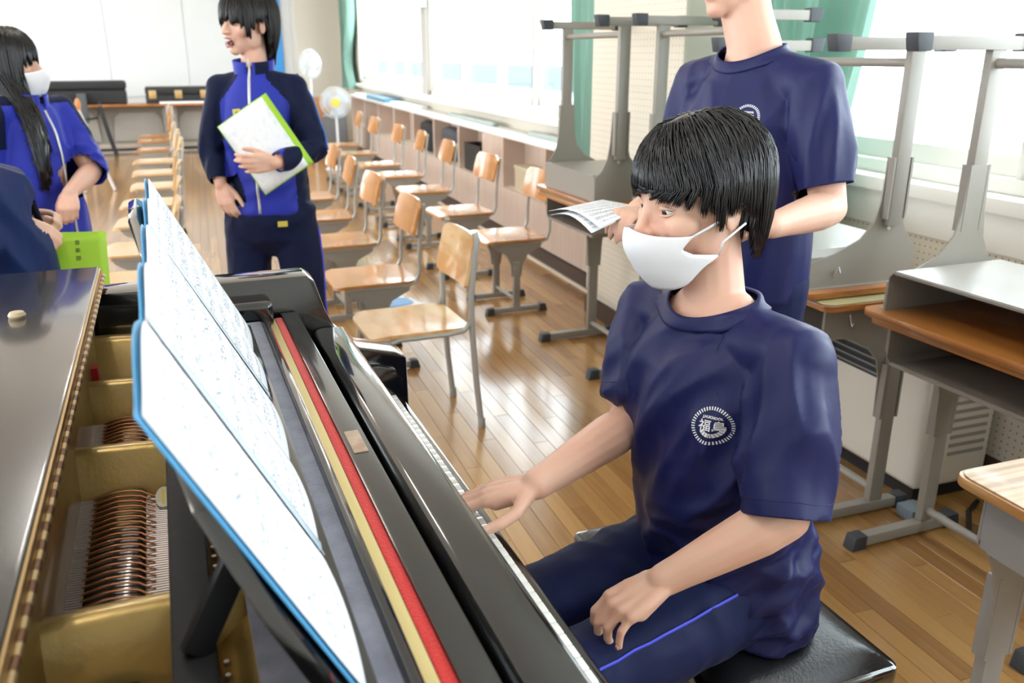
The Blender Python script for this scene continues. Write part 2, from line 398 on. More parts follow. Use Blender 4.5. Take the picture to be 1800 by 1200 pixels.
# curtains: pleated cloth
def curtain(name, label, pts_top, pts_bot, z0, z1, pleats, amp, gather=None):
    mb = MB(); A, B = Vector((*pts_top, 0)), Vector((*pts_bot, 0)); d = B-A; nrm = Vector((-d.y, d.x, 0)).normalized()
    ph = random.random()*6
    def fn(s_, t):
        z = z1+(z0-z1)*t
        sq = 1.0
        if gather: sq = 1-gather[1]*math.exp(-((z-gather[0])/gather[2])**2)
        ss = .5+(s_-.5)*sq if gather is None or len(gather) < 4 else gather[3]+(s_-gather[3])*sq
        p = A+d*ss+nrm*(amp*math.sin(2*PI*pleats*s_+ph+.6*math.sin(3*t))+amp*.4*math.sin(2*PI*pleats*2.3*s_+2*t))
        return (p.x, p.y, z)
    mb.grid(fn, pleats*10, 14, .003)
    return tag(mb.build(name, GREENC, auto=80), label, 'curtain', 'green window curtains')
curtain('curtain', 'gathered green curtain hanging left of the pegboard column', (2.22, 5.10), (2.06, 4.42), .86, 2.6, 6, .035, (.85, .25, .5, .8))
curtain('curtain', 'green curtain hanging behind the standing boy in a navy shirt', (2.32, 3.38), (2.24, 2.52), .68, 2.6, 8, .035, (.9, .25, .6, .2))
curtain('curtain', 'green curtain tied at the far end of the windows', (2.33, 14.9), (2.30, 13.7), .9, 2.7, 6, .06, (1.35, .55, .45, .1))

# outside: pale ground far below and a low strip of roofs
struct(MB().box(2.9, 200, -80, 200, -6.2, -6).build('ground_outside', mat('pale_concrete', (.7, .7, .68), .9), smooth=False))
ro = thing('distant_roofs', 'hazy blue grey roof line of a building seen far beyond the windows', 'building', (24, 110, -6))
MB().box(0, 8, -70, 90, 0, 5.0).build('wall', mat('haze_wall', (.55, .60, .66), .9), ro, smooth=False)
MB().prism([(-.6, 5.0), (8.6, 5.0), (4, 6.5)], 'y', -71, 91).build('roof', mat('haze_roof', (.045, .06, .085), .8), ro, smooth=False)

# ceiling fluorescent fixtures
TUBEM = mat('fluorescent_tube', (1, 1, 1), .5, emit=((1, .97, .92), 26))
lp = None
for iy, yy in enumerate((.6, 3.8, 7.0, 10.2, 13.4)):
    for ix, xx in enumerate((-3.0, -.3)):
        t = thing('ceiling_light', 'white fluorescent ceiling light, %s from the front in the %s row' % (ORD[iy] if iy else 'first', ('left', 'right')[ix]), 'lamp', (xx, yy, ZC), 0, 'ceiling fluorescent lights')
        MB().prism([(-.11, -.001), (.11, -.001), (.06, -.05), (-.06, -.05)], 'y', -.65, .65).build('housing', FRAME, t, smooth=False)
        for s_ in (-.04, .04): MB().tube([(s_, -.6, -.075), (s_, .6, -.075)], .016, 10).build('tube', TUBEM, t)

# ------------------------------------------------------------------ school desks
def rpoly(x0, x1, y0, y1, r, n=4):
    out = []
    for cx, cy, a in ((x1-r, y1-r, 0), (x0+r, y1-r, 90), (x0+r, y0+r, 180), (x1-r, y0+r, 270)):
        for k in range(n+1): q = R(a+90*k/n); out.append((cx+r*math.cos(q), cy+r*math.sin(q)))
    return out
def make_desk(H, topm, edgem, steel):
    """user side = -x, width along y, origin on the floor"""
    t = bpy.data.objects.new('school_desk', None); COL.objects.link(t)
    MB().prism(rpoly(-.225, .225, -.325, .325, .03), 'z', H-.022, H-.003).build('top_edge', edgem, t, bevel=.004)
    MB().prism(rpoly(-.219, .219, -.319, .319, .028), 'z', H-.003, H).build('top_surface', topm, t, bevel=.001)
    # open-fronted steel book box
    zb, zt, hw = H-.135, H-.022, .272
    b_ = MB()
    b_.prism([(-hw, zt), (-hw, zb+.02), (-hw+.02, zb), (hw-.02, zb), (hw, zb+.02), (hw, zt), (hw-.003, zt), (hw-.003, zb+.02), (hw-.02, zb+.003), (-hw+.02, zb+.003), (-hw+.003, zb+.02), (-hw+.003, zt)], 'x', -.19, .19)
    b_.box(.187, .19, -hw+.003, hw-.003, zb+.003, zt)
    b_.box(-.19, .19, -hw-.018, -hw, zt-.003, zt).box(-.19, .19, hw, hw+.018, zt-.003, zt)
    b_.tube([(-.188, -hw+.02, zb+.006), (-.188, hw-.02, zb+.006)], .006, 6)
    b_.build('book_box', steel, t)
    for s_ in (-1, 1):
        y = s_*hw
        # side bracket: flared at the box, narrow at its foot
        zz = H-.40
        prof = [(-.19, H-.024), (-.19, H-.10), (-.10, H-.125), (-.02, H-.16), (.025, H-.21), (.04, H-.27), (.045, zz), (.115, zz), (.122, H-.27), (.135, H-.20), (.16, H-.15), (.19, H-.125), (.19, H-.024)]
        br = MB().prism(prof, 'y', y+s_*.001, y+s_*.006)
        br.box(.045, .052, min(y, y+s_*.03), max(y, y+s_*.03), zz, H-.22).box(.108, .115, min(y, y+s_*.03), max(y, y+s_*.03), zz, H-.22)
        bo = br.build('side_bracket', steel, t)
        for k in range(6):
            z = H-.19-k*.032
            m_ = CAPB if k in (3, 5) else CHROME
            MB().tube([(.08, y+s_*.004, z), (.08, y+s_*.0075, z)], .0065 if k not in (3, 5) else .009, 10).build('bracket_disc', CHROME if k in (3, 5) else mat('bright_hole', (.75, .73, .68), .4), bo)  # chrome discs are bolts; pale discs paint the bracket holes bright
        yp = y+s_*.016
        MB().box(.055, .105, yp-.013, yp+.013, .03, H-.2).build('leg', steel, t, bevel=.004)
        MB().box(-.175, .175, yp-.017, yp+.017, .008, .042).build('foot', steel, t, bevel=.004)
        for e in (-1, 1):
            MB().prism([(e*.16, 0), (e*.215, 0), (e*.205, .046), (e*.16, .046)], 'y', yp-.021, yp+.021).build('foot_cap', CAPB, t, bevel=.004)
        # bag hook
        MB().tube([(-.10, y+s_*.004, H-.05), (-.10, y+s_*.012, H-.075), (-.10, y+s_*.022, H-.085), (-.10, y+s_*.03, H-.07)], .003, 6).build('bag_hook', CHROME, t)
    MB().tube([(.08, -hw-.004, .075), (.08, hw+.004, .075)], .013, 12).build('cross_tube', steel, t)
    return t
def flip(o, loc, rz=0, tilt=0, about='x'):
    """turn a desk upside down so that its top lies at loc.z"""
    o.rotation_mode = 'QUATERNION'
    q = Quaternion((1,0,0), PI) if about == 'x' else Quaternion((0,1,0), PI)
    o.rotation_quaternion = Quaternion((0,0,1), rz) @ Quaternion((0,1,0), tilt) @ q
    o.location = loc
H1, H2 = .735, .785
dA = make_desk(H1, OLIVETOP, WOODEDGE, STEEL); kids_index()
dC = make_desk(H2, OLIVETOP, WOODEDGE, STEEL)
dG = make_desk(.72, GRAINTOP, mat('honey_edge', (.56, .30, .09), .35, coat=.4, var=((6, 6, 60), (.40, .18, .05), 3, .35, .65)), STEEL2); kids_index()
def place(o, loc, rz, label, grp='stacked school desks'):
    o.location = loc; o.rotation_euler = (0, 0, rz); tag(o, label, 'desk', grp); return o
place(dA, (1.86, 2.235, 0), R(0), 'grey steel school desk with olive top, lower one of the stack before the cream heater')
o = copy_tree(dA); tag(o, 'grey upside-down school desk stacked beside the green curtain behind the standing boy', 'desk', 'stacked school desks'); flip(o, (1.83, 2.29, 2*H1+.002), 0, 0)
o = copy_tree(dA); place(o, (1.93, 1.50, 0), R(2), 'lower school desk of the rightmost stack, olive top with worn brown edges')
o = copy_tree(dA); tag(o, 'upside-down school desk with shiny underside on the rightmost stack', 'desk', 'stacked school desks'); flip(o, (1.90, 1.50, 2*H1+.002), R(2), 0)
place(dC, (1.76, 3.64, 0), R(1), 'lower school desk of the stack in front of the pegboard column')
o = copy_tree(dC); tag(o, 'upside-down school desk on the stack in front of the pegboard column', 'desk', 'stacked school desks'); flip(o, (1.76, 3.66, 2*H2+.002), R(1), 0, 'y')
o = copy_tree(dC); place(o, (1.86, 2.93, 0), R(0), 'lower school desk of the stack hidden behind the standing boy')
o = copy_tree(dC); tag(o, 'upside-down school desk whose feet show behind the standing boy', 'desk', 'stacked school desks'); flip(o, (1.86, 2.93, 2*H2+.002), 0, 0, 'y')
place(dG, (1.415, .70, 0), R(180), 'single school desk with pale wood-grain top beside the piano bench', None)

# ------------------------------------------------------------------ school chairs
def seat_mesh(mb, z, sz=.19, th=.013):
    pts = rpoly(-sz, sz, -.185, .185, .055, 5)
    n = len(pts); vs = []; fs = []
    def dz(x, y): return -.006*(1-(y/.185)**2)*(1-((x-.02)/sz)**2)-(.012*max(0, (-x-.13)/.06)**2)
    rings = [1.0, .75, .5, .25]
    for top in (0, -th):
        for k in rings:
            for (x, y) in pts: vs.append((x*k, y*k, z+top+dz(x*k, y*k)))
        vs.append((0, 0, z+top+dz(0, 0)))
    B = 4*n+1
    for s_ in (0, 1):
        o_ = s_*B
        for r_ in range(3):
            for k in range(n):
                q = (o_+r_*n+k, o_+r_*n+(k+1) % n, o_+(r_+1)*n+(k+1) % n, o_+(r_+1)*n+k); fs.append(q if s_ == 0 else q[::-1])
        for k in range(n):
            q = (o_+3*n+k, o_+3*n+(k+1) % n, o_+4*n); fs.append(q if s_ == 0 else q[::-1])
    for k in range(n): fs.append((k, B+k, B+(k+1) % n, (k+1) % n))
    return mb.add(vs, fs)
def back_mesh(mb, z0, z1, x, th=.012, lean=.06, w_=.185):
    def fn(s_, t):
        y = -w_+2*w_*s_; cut = .03*max(0, abs(y)/w_-.72)**2/.0784
        z = z0+(z1-z0)*t
        z = z-(cut if t > .5 else -cut*.6)*abs(t-.5)*2
        return (x+lean*t*(z1-z0)/.18+.02*(1-(y/w_)**2), y, z)
    return mb.grid(fn, 10, 6, th)
def make_tchair(ply):
    t = bpy.data.objects.new('school_chair', None); COL.objects.link(t); Z = .43
    seat_mesh(MB(), Z).build('seat', ply, t, auto=50)
    back_mesh(MB(), .62, .79, .185, lean=.035).build('backrest', ply, t, auto=50)
    for s_ in (-1, 1):
        y = s_*.165
        pts = [(-.14, y, Z-.024), (.05, y, Z-.024), (.15, y, Z-.024), (.185, y, Z-.012), (.203, y, Z+.03), (.205, y, Z+.10), (.212, y, .62), (.235, y, .77)]
        MB().tube(pts, .0095, 8, 'round').build('back_tube', TUBE, t)
        prof = [(-.14, Z-.02), (-.13, Z-.05), (-.06, Z-.09), (-.035, Z-.15), (-.03, Z-.215), (.03, Z-.215), (.037, Z-.15), (.07, Z-.09), (.15, Z-.05), (.16, Z-.02)]
        MB().prism(prof, 'y', y-.004, y+.004).build('side_bracket', STEEL, t, bevel=.0015)
        MB().box(-.02, .02, y-.012, y+.012, .03, Z-.13).build('leg', STEEL, t, bevel=.003)
        MB().box(-.15, .15, y-.015, y+.015, .008, .038).build('foot', STEEL, t, bevel=.003)
        for e in (-1, 1): MB().prism([(e*.14, 0), (e*.19, 0), (e*.178, .042), (e*.14, .042)], 'y', y-.019, y+.019).build('foot_cap', CAPB, t, bevel=.006)
    MB().tube([(0, -.165, .075), (0, .165, .075)], .010, 10).build('cross_tube', STEEL, t)
    return t
def make_tubechair():
    t = bpy.data.objects.new('tube_frame_chair', None); COL.objects.link(t); Z = .43
    seat_mesh(MB(), Z, .195).build('seat', PLYOLD, t, auto=50)
    back_mesh(MB(), .57, .775, .185, lean=.03, w_=.18).build('backrest', PLYOLD, t, auto=50)
    for s_ in (-1, 1):
        y = s_*.178
        pts = [(-.175, y*.97, 0), (-.168, y*.97, .25), (-.16, y*.97, .35), (-.135, y*.97, .395), (-.09, y, .408), (.10, y, .408), (.165, y, .415), (.19, y, .44)]
        MB().tube(pts, .0115, 8).build('front_leg', TUBE, t)
        pts = [(.235, y, 0), (.215, y, .20), (.2, y, .42), (.198, y, .55), (.215, y, .70), (.225, y, .765), (.222, y*.93, .785)]
        MB().tube(pts, .0125, 8).build('rear_leg', TUBE, t)
        for xx in (-.175, .235): MB().lathe([(.0145, 0), (.0155, .002), (.0145, .035), (.0125, .04)], (xx, y*(.97 if xx < 0 else 1), 0), 10).build('foot_tip', mat('grey_foot_tip', (.33, .32, .29), .5), t)
    MB().tube([(-.11, -.178, .408), (-.11, .178, .408)], .009, 8).build('cross_tube', TUBE, t)
    return t
tc1 = make_tchair(PLY); tcp = make_tchair(PLYPALE); tub = make_tubechair(); kids_index()
def put(proto, used, loc, rz, label, grp):
    o = copy_tree(proto) if used else proto
    o.location = loc; o.rotation_euler = (0, 0, rz); tag(o, label, 'chair', grp); return o
put(tub, False, (.69, 3.17, 0), R(3), 'tube-framed school chair with worn plywood seat beside the piano keyboard', None)
u1 = up = False
for i, (x, y) in enumerate([(1.60, 4.63), (1.57, 5.51), (1.57, 6.52), (1.58, 7.43), (1.55, 8.22), (1.52, 9.25), (1.52, 10.2)]):
    lb = '%s plywood school chair in the column beside the shelf unit' % (['nearest', 'second nearest', 'third nearest', 'fourth nearest', 'fifth nearest', 'second farthest', 'farthest'][i])
    put(tc1, u1, (x, y, 0), R(random.uniform(-4, 5)), lb, 'chairs along the shelf unit'); u1 = True
for i, (x, y) in enumerate([(.67, 3.93), (.66, 4.80), (.67, 5.62), (.68, 6.45)]):
    lb = 'glossy plywood school chair in the middle column, %s behind the tube-framed chair' % ['first', 'second', 'third', 'fourth'][i]
    put(tc1, True, (x, y, 0), R(random.uniform(-3, 4)), lb, 'chairs in the middle column')
for i, (x, y) in enumerate([(-.36, 4.21), (-.37, 4.94), (-.38, 5.77), (-.40, 6.54), (-.39, 7.41), (-.43, 8.28), (-.48, 9.2), (-.52, 10.34), (-.56, 11.4), (-.58, 12.1)]):
    lb = '%s school chair in the column between the two tracksuit students' % (['nearest', 'second nearest', 'third nearest', 'fourth nearest', 'fifth nearest', 'sixth nearest', 'fourth farthest', 'third farthest', 'second farthest', 'farthest'][i])
    put(tcp if i < 7 else tc1, up if i < 7 else True, (x, y, 0), R(random.uniform(-3, 3)), lb, 'chairs in the left column'); up = True
# ------------------------------------------------------------------ grand piano (local frame: x = towards the player, y = along the keys)
PIANO_RZ = R(2.2)
pn = thing('grand_piano', 'black lacquered grand piano with raised music desk and open gold interior', 'piano', (0,0,0), PIANO_RZ)
VN, VF = .43, 1.655
arm = [(-.5, .60), (-.5, 1.0), (.232, 1.0), (.246, .988), (.262, .93), (.285, .875), (.33, .835), (.405, .815), (.43, .80), (.432, .60)]
MB().prism(arm, 'y', 1.695, 1.775).build('case_arm', BLACKG, pn, bevel=.006)
MB().prism(arm, 'y', .335, .425).build('case_arm', BLACKG, pn, bevel=.006)
# rim: swept wall round the outline
outl = [(-.5, .38), (-1.2, .38), (-1.62, .39), (-1.74, .45), (-1.80, .60), (-1.78, .78), (-1.68, .92), (-1.5, 1.05), (-1.25, 1.17), (-1.02, 1.32), (-.86, 1.52), (-.72, 1.68), (-.6, 1.727), (-.5, 1.735)]
rm = MB(); vs = []; fs = []
for i, p in enumerate(outl):
    a, b_ = outl[max(i-1, 0)], outl[min(i+1, len(outl)-1)]; d = Vector((b_[0]-a[0], b_[1]-a[1])).normalized(); n = Vector((-d.y, d.x))*.04
    for q, z in ((n, .62), (n, 1.0), (-n, 1.0), (-n, .62)): vs.append((p[0]+q.x, p[1]+q.y, z))
m = len(outl)
for i in range(m-1):
    for k in range(4): fs.append((i*4+k, i*4+(k+1) % 4, (i+1)*4+(k+1) % 4, (i+1)*4+k))
fs += [(0,1,2,3), tuple((m-1)*4+k for k in (3,2,1,0))]
rm.add(vs, fs); rm.build('rim', BLACKG, pn, bevel=.004)
MB().prism([p for p in outl]+[(.25, 1.735), (.25, .38)], 'z', .60, .64).build('bottom_board', BLACKD, pn, smooth=False)
MB().box(.12, .425, .425, 1.695, .60, .665).build('key_bed', BLACKG, pn, bevel=.003)
MB().box(.394, .410, .425, 1.66, .665, .722).build('key_slip', BLACKG, pn, bevel=.003)
for y0, y1 in ((1.658, 1.694), (.426, .429)):
    MB().prism([(.25, .665), (.25, .80), (.36, .80), (.395, .79), (.41, .765), (.412, .665)], 'y', y0, y1).build('cheek_block', BLACKG, pn, bevel=.003)
# keys
kw = (VF-VN)/52
wk = MB().box(.20, .392, .0006, kw-.0006, .712, .735).mesh('white_key', bevel=.0016, seg=2); wk.materials.append(IVORY); shade(wk)
bk = MB().prism([(.20, .730), (.20, .7475), (.335, .7475), (.345, .735), (.345, .730)], 'y', -.0055, .0055).mesh('black_key', bevel=.0015, seg=1); bk.materials.append(EBONY); shade(bk)
names = 'ABCDEFG'
for i in range(52):
    o = bpy.data.objects.new('white_key', wk); o.parent = pn; o.location = (0, VN+i*kw, -.003 if i in (29,) else 0); COL.objects.link(o)
    if names[i % 7] in 'ACDFG' and i < 51:
        o = bpy.data.objects.new('black_key', bk); o.parent = pn; o.location = (0, VN+(i+1)*kw, 0); COL.objects.link(o)
# fallboard standing open behind the keys
fb = [(.232, .74), (.232, .866), (.235, .878), (.242, .886), (.252, .889), (.290, .8885), (.298, .886), (.301, .880), (.298, .872), (.262, .862), (.250, .845), (.246, .74)]
MB().prism(fb, 'y', VN, 1.69).build('fallboard', BLACKG, pn, bevel=.002)
rl = MB().box(.174, .206, VN, 1.69, .70, .93).build('name_board', BLACKD, pn, bevel=.0025)
tag(MB().box(.180, .199, 1.005, 1.075, .9301, .9315).build('brand_plate', mat('worn_bronze_plate', (.48, .36, .27), .45, metal=.3, var=((40, 40, 40), (.36, .25, .18), 4, .4, .6)), pn, bevel=.0005), 'worn bronze-coloured plate')
MB().box(.160, .174, VN, 1.67, .90, .927).build('red_felt_strip', REDFELT, pn, bevel=.003)
MB().box(.146, .160, VN, 1.67, .90, .926).build('gold_strip', PALEGOLD, pn, bevel=.002)
MB().prism([(.129, .90), (.129, .938), (.132, .944), (.138, .946), (.143, .942), (.145, .930), (.145, .90)], 'y', VN, 1.63).build('tray_rail', BLACKG, pn, bevel=.001)
MB().box(.02, .129, VN, 1.62, .925, .938).build('music_tray', GREYFELT, pn, bevel=.002)
MB().box(.03, .155, 1.625, 1.70, .92, .972).build('tray_block', BLACKG, pn, bevel=.012, seg=3)
rail = MB().box(-.046, -.010, VN, 1.62, .915, .944).build('music_desk_rail', mat('matte_black_wood', (.010, .011, .013), .5, spec=.25, bump=((60, 60, 60), .1, 3)), pn, bevel=.003)
# music desk leaning back
th = R(27); md = Vector((-math.sin(th), 0, math.cos(th))); mn = Vector((math.cos(th), 0, math.sin(th)))   # up along panel, face normal
B0 = Vector((.090, 0, .950))
poly = [(.50, .0), (.52, .12), (.56, .20), (.66, .25), (1.0, .262), (1.12, .272), (1.22, .300), (1.36, .305), (1.48, .27), (1.545, .17), (1.56, .0)]
pv = [B0+Vector((0, y, 0))+md*h for y, h in poly]; n = len(pv); k = mn*.014
MB().add(pv+[p-k for p in pv], [tuple(range(n)), tuple(range(n, 2*n))[::-1]]+[(i, (i+1) % n, n+(i+1) % n, n+i) for i in range(n)]).build('music_desk', BLACKG, pn, bevel=.003)
MB().box(.078, .106, .50, 1.56, .9385, .952).build('music_ledge', BLACKG, pn, bevel=.003)
for yy in (.68, 1.40):
    MB().bar((-.028, yy-.03, .944), (.036, yy+.02, 1.035), .024, .016, up=(0, 1, 0)).build('prop', MATS['matte_black_wood'], pn, bevel=.002)
    MB().ell((.036, yy+.026, 1.036), (.008, .008, .008), 10, 6).build('prop_screw', CHROME, pn)

# iron plate with struts, strings, pins
PZ = .835
pl = MB().prism([(-.24, .425), (-.01, .425), (-.01, 1.69), (-.24, 1.69)], 'z', PZ-.02, PZ).build('soundboard', SOUNDB, pn, smooth=False)
plate = MB().box(-.50, .144, .426, 1.694, PZ-.06, PZ-.021).build('iron_plate', GOLD, pn, smooth=False)
def strut(v, th_, curve=0, z1=.92, u0=-.48, u1=.02):
    def fn(s_, t):
        return (0, 0, 0)
    mb = MB(); N = 14; top = []; bot = []
    vs = []; fs = []
    for i in range(N+1):
        u = u0+(u1-u0)*i/N; s_ = (u+.20)/.2
        c = curve*math.sin(max(-1, min(1.6, s_*1.3))*1.2)
        zz = z1-.012*max(0, s_)**2
        for dv, z in ((-th_*1.7, PZ-.03), (-th_*.55, zz-.006), (-th_*.35, zz), (th_*.35, zz), (th_*.55, zz-.006), (th_*1.7, PZ-.03)): vs.append((u, v+c+dv, z))
    for i in range(N):
        for k in range(6): fs.append((i*6+k, i*6+(k+1) % 6, (i+1)*6+(k+1) % 6, (i+1)*6+k))
    fs += [tuple(range(6)), tuple(N*6+k for k in range(6))[::-1]]
    return mb.add(vs, fs).build('plate_strut', GOLD, pn, auto=60)
strut(1.64, .03, z1=.935); strut(1.44, .018); strut(1.175, .020); strut(.775, .026, curve=.018); strut(.56, .03)
# gold web in front of the pins
MB().prism([(-.01, PZ-.02), (-.01, .862), (.02, .885), (.10, .89), (.128, .89), (.128, PZ-.02)], 'y', .43, 1.62).build('pin_block_web', GOLD, pn, bevel=.004)
# bays of strings
bays = [(.81, 1.145), (1.20, 1.41), (1.465, 1.60), (.60, .74)]
ss = MB()
for bi, (a, b_) in enumerate(bays):
    # black rounded string bar
    prof = [(-.143, .838), (-.143, .856), (-.135, .859), (-.118, .8645), (-.112, .8655), (-.094, .865), (-.084, .8635), (-.078, .859), (-.077, .838)]
    if bi != 2: MB().prism(prof, 'y', a, b_).build('string_bar', BLACKD, pn, bevel=.002)
    n_ = int((b_-a)/.0145)
    for i in range(n_):
        y = a+.008+i*(b_-a-.012)/n_
        if bi != 2:
            pts = [(-.144, y+.0135, .8585), (-.134, y+.0115, .8615), (-.118, y+.0075, .8670), (-.110, y+.006, .8682), (-.095, y+.0045, .8675), (-.084, y+.002, .8658), (-.0765, y-.001, .8615), (-.068, y-.002, .857)]
            MB().tube(pts, .00135, 6).build('copper_string', COPPER, pn)
    # thin steel strings and tuning pins
    k_ = int((b_-a)/.0052)
    for i in range(k_):
        y = a+.003+i*(b_-a-.006)/k_
        ss.tube([(-.24, y+.014, .8555), (-.142, y+.008, .8555)], .0012, 4)
        ss.tube([(-.086, y, .8545), (.0, y-.02*(y-a)/(b_-a), .8545)], .0010, 4)
for bi, (a, b_) in enumerate(bays):
    k_ = int((b_-a)/.0105)
    for i in range(k_):
        for r_ in range(3):
            y = a+.005+i*(b_-a-.008)/k_+r_*.0035; u = -.004-r_*.016-.012*(i % 2)
            ss.tube([(u, y, .84), (u, y, .872)], .0028, 6)
o = ss.build('strings_and_pins', STRING, pn); o['kind'] = 'stuff'
for bi, (a, b_) in enumerate(bays): MB().box(-.24, -.142, a, b_, PZ, .850).build('string_felt', mat('dark_pink_felt', (.16, .09, .085), .9), pn, smooth=False)
for bi, (a, b_) in enumerate(bays): MB().box(-.084, .012, a, b_, PZ, .846).build('pin_plate', PINKFELT if bi else mat('bronze_pin_plate', (.30, .19, .14), .5, metal=.3), pn, smooth=False)
tag(MB().box(-.158, -.148, 1.475, 1.50, .8565, .93).bar((-.150, 1.487, .86), (-.10, 1.478, .864), .012, .004).build('red_tape', RED, pn, smooth=False), 'red cloth tape')
tag(MB().obox((.05, .60, .895), (.8, .4, .2), (-.4, .9, 0), (-.2, -.1, .97), .014, .022, .002).build('red_tape', RED, pn, smooth=False), 'red cloth tape')
MB().box(-.205, -.160, .43, 1.66, .80, .975).build('plate_side_wall', GOLD, pn, bevel=.006)
lb_ = MB().prism([(-.058+.010*math.cos(2*PI*k/20), 1.115+.030*math.sin(2*PI*k/20)) for k in range(20)], 'z', .8462, .8600).build('serial_label', mat('ivory_plate', (.75, .70, .60), .5), pn, smooth=False)
tag(lb_, 'oval ivory label')
MB().box(-.060, -.056, 1.095, 1.135, .8600, .8606).build('label_stripe', YELLOW, lb_, smooth=False)
# lid: main lid with its front flap folded back on top
lo = [(-.142, .33), (-.142, 1.785)]+[(p[0], p[1]+(.05 if p[1] > .6 else -.05)) for p in outl[::-1]]
MB().prism(lo, 'z', 1.001, 1.014).build('main_lid', BLACKG, pn, bevel=.003)
MB().box(-.56, -.146, .335, 1.78, 1.017, 1.034).build('folded_lid_flap', BLACKD, pn, bevel=.004)
kn = MB().tube([(-.1415, 0, 1.0145), (-.1415, .0155, 1.0145)], .0042, 8).mesh('hinge_knuckle'); shade(kn)
kg = kn.copy(); kn.materials.append(BRASS); kg.materials.append(BRASSD)
for i in range(88):
    o = bpy.data.objects.new('hinge_knuckle', kn if i % 2 else kg); o.parent = pn; o.location = (0, .35+i*.0163, 0); COL.objects.link(o)
MB().box(-.1465, -.1435, .34, 1.78, 1.002, 1.030).build('hinge_leaf', BRASS, pn, smooth=False)
MB().lathe([(.012, 0), (.013, .003), (.010, .008), (.004, .0095)], (-.245, 1.46, 1.034), 14).build('beige_dome', mat('dome_beige', (.62, .5, .34), .6), pn)  # small beige dome marking a pale spot on the lid
for (u, v) in ((.2, .52), (.2, 1.60), (-1.5, .62)):
    MB().lathe([(.03, 0), (.035, .05), (.03, .06), (.04, .10), (.055, .45), (.06, .60)], (u, v, 0), 16).build('leg', BLACKG, pn)

rebase(pn, (-.4, 1.05, 0))
# ------------------------------------------------------------------ music folder on the desk
mf = thing('music_folder', 'long light blue folding folder of white sheet music on the piano music desk', 'sheet music', (0,0,0), PIANO_RZ)
F0 = B0+mn*.0012+Vector((0, 0, .003))
NP = 5; V0, V1, FH = .535, 1.60, .285
def bow(v):
    s_ = (v-V0)/(V1-V0)*NP
    return .010*abs(math.sin(PI*s_))**.8
def onf(v, h, lift):
    tilt = .07*max(0, (v-1.30)/.3)
    return F0+Vector((0, v, 0))+md*(h+.02*math.sin(PI*((v-V0)/(V1-V0)*NP % 1))*(h/FH))+mn*(lift+bow(v)*(.4+.6*h/FH)+tilt*0)
cv = MB().grid(lambda s_, t: onf(V0-.006+(V1-V0+.012)*s_, -.001+(FH+.001)*t, 0.001), 60, 8, .0008).build('cover', LBLUE, mf, auto=30)
SHEET = mat('printed_music', (.92, .94, .96), .75); nt, b = mnodes(SHEET)
uvn = nt.nodes.new('ShaderNodeUVMap'); sep = nt.nodes.new('ShaderNodeSeparateXYZ'); nt.links.new(uvn.outputs[0], sep.inputs[0])
def mth(op, a, b_=None):
    q = nt.nodes.new('ShaderNodeMath'); q.operation = op
    for i, x in enumerate((a, b_)):
        if x is None: continue
        if isinstance(x, (int, float)): q.inputs[i].default_value = x
        else: nt.links.new(x, q.inputs[i])
    return q.outputs[0]
U, V = sep.outputs[0], sep.outputs[1]
sysv = mth('FRACT', mth('MULTIPLY', V, 9.0))                      # nine systems a page
instaff = mth('MULTIPLY', mth('GREATER_THAN', sysv, .25), mth('LESS_THAN', sysv, .72))
line = mth('LESS_THAN', mth('FRACT', mth('MULTIPLY', mth('SUBTRACT', sysv, .25), 10.6)), .34)
staff = mth('MULTIPLY', instaff, line)
vor = nt.nodes.new('ShaderNodeTexVoronoi'); vor.inputs['Scale'].default_value = 1
mpp = nt.nodes.new('ShaderNodeMapping'); mpp.inputs['Scale'].default_value = (34, 60, 1); nt.links.new(uvn.outputs[0], mpp.inputs[0]); nt.links.new(mpp.outputs[0], vor.inputs['Vector'])
notes = mth('MULTIPLY', mth('LESS_THAN', vor.outputs['Distance'], .33), mth('MULTIPLY', mth('GREATER_THAN', sysv, .12), mth('LESS_THAN', sysv, .85)))
mrg = mth('MULTIPLY', mth('GREATER_THAN', U, .08), mth('MULTIPLY', mth('LESS_THAN', U, .92), mth('MULTIPLY', mth('GREATER_THAN', V, .06), mth('LESS_THAN', V, .93))))
ink = mth('MULTIPLY', mth('MAXIMUM', mth('MULTIPLY', staff, .7), mth('MULTIPLY', notes, .8)), mrg)
mx = nt.nodes.new('ShaderNodeMix'); mx.data_type = 'RGBA'; nt.links.new(ink, mx.inputs[0]); mx.inputs[6].default_value = (.92, .94, .96, 1); mx.inputs[7].default_value = (.06, .10, .20, 1)
nt.links.new(mx.outputs[2], b.inputs['Base Color'])
def uvgrid(me, nu, nv):
    uv = me.uv_layers.new(name='UVMap')
    return uv
def page_obj(name, fn, nu, nv, parent, m=SHEET, thick=0):
    me = bpy.data.meshes.new(name); W = nv+1
    vs = [tuple(fn(i/nu, j/nv)) for i in range(nu+1) for j in range(nv+1)]
    fs = [(i*W+j, (i+1)*W+j, (i+1)*W+j+1, i*W+j+1) for i in range(nu) for j in range(nv)]
    me.from_pydata(vs, [], fs); uv = me.uv_layers.new(name='UVMap')
    for p in me.polygons:
        for li in p.loop_indices:
            k = me.loops[li].vertex_index; uv.data[li].uv = ((k//W)/nu, (k % W)/nv)
    o = link(name, me, m, parent, auto=0)
    so = o.modifiers.new('thickness', 'SOLIDIFY'); so.thickness = .0006; so.offset = -1
    return o
for i in range(NP):
    a = V0+(V1-V0)*i/NP; b_ = a+(V1-V0)/NP
    page_obj('music_page', lambda s_, t, a=a, b_=b_: onf(b_-.0025-(b_-a-.005)*s_, .001+(FH-.004)*t, .0035+.002*math.sin(PI*s_)), 12, 8, mf)
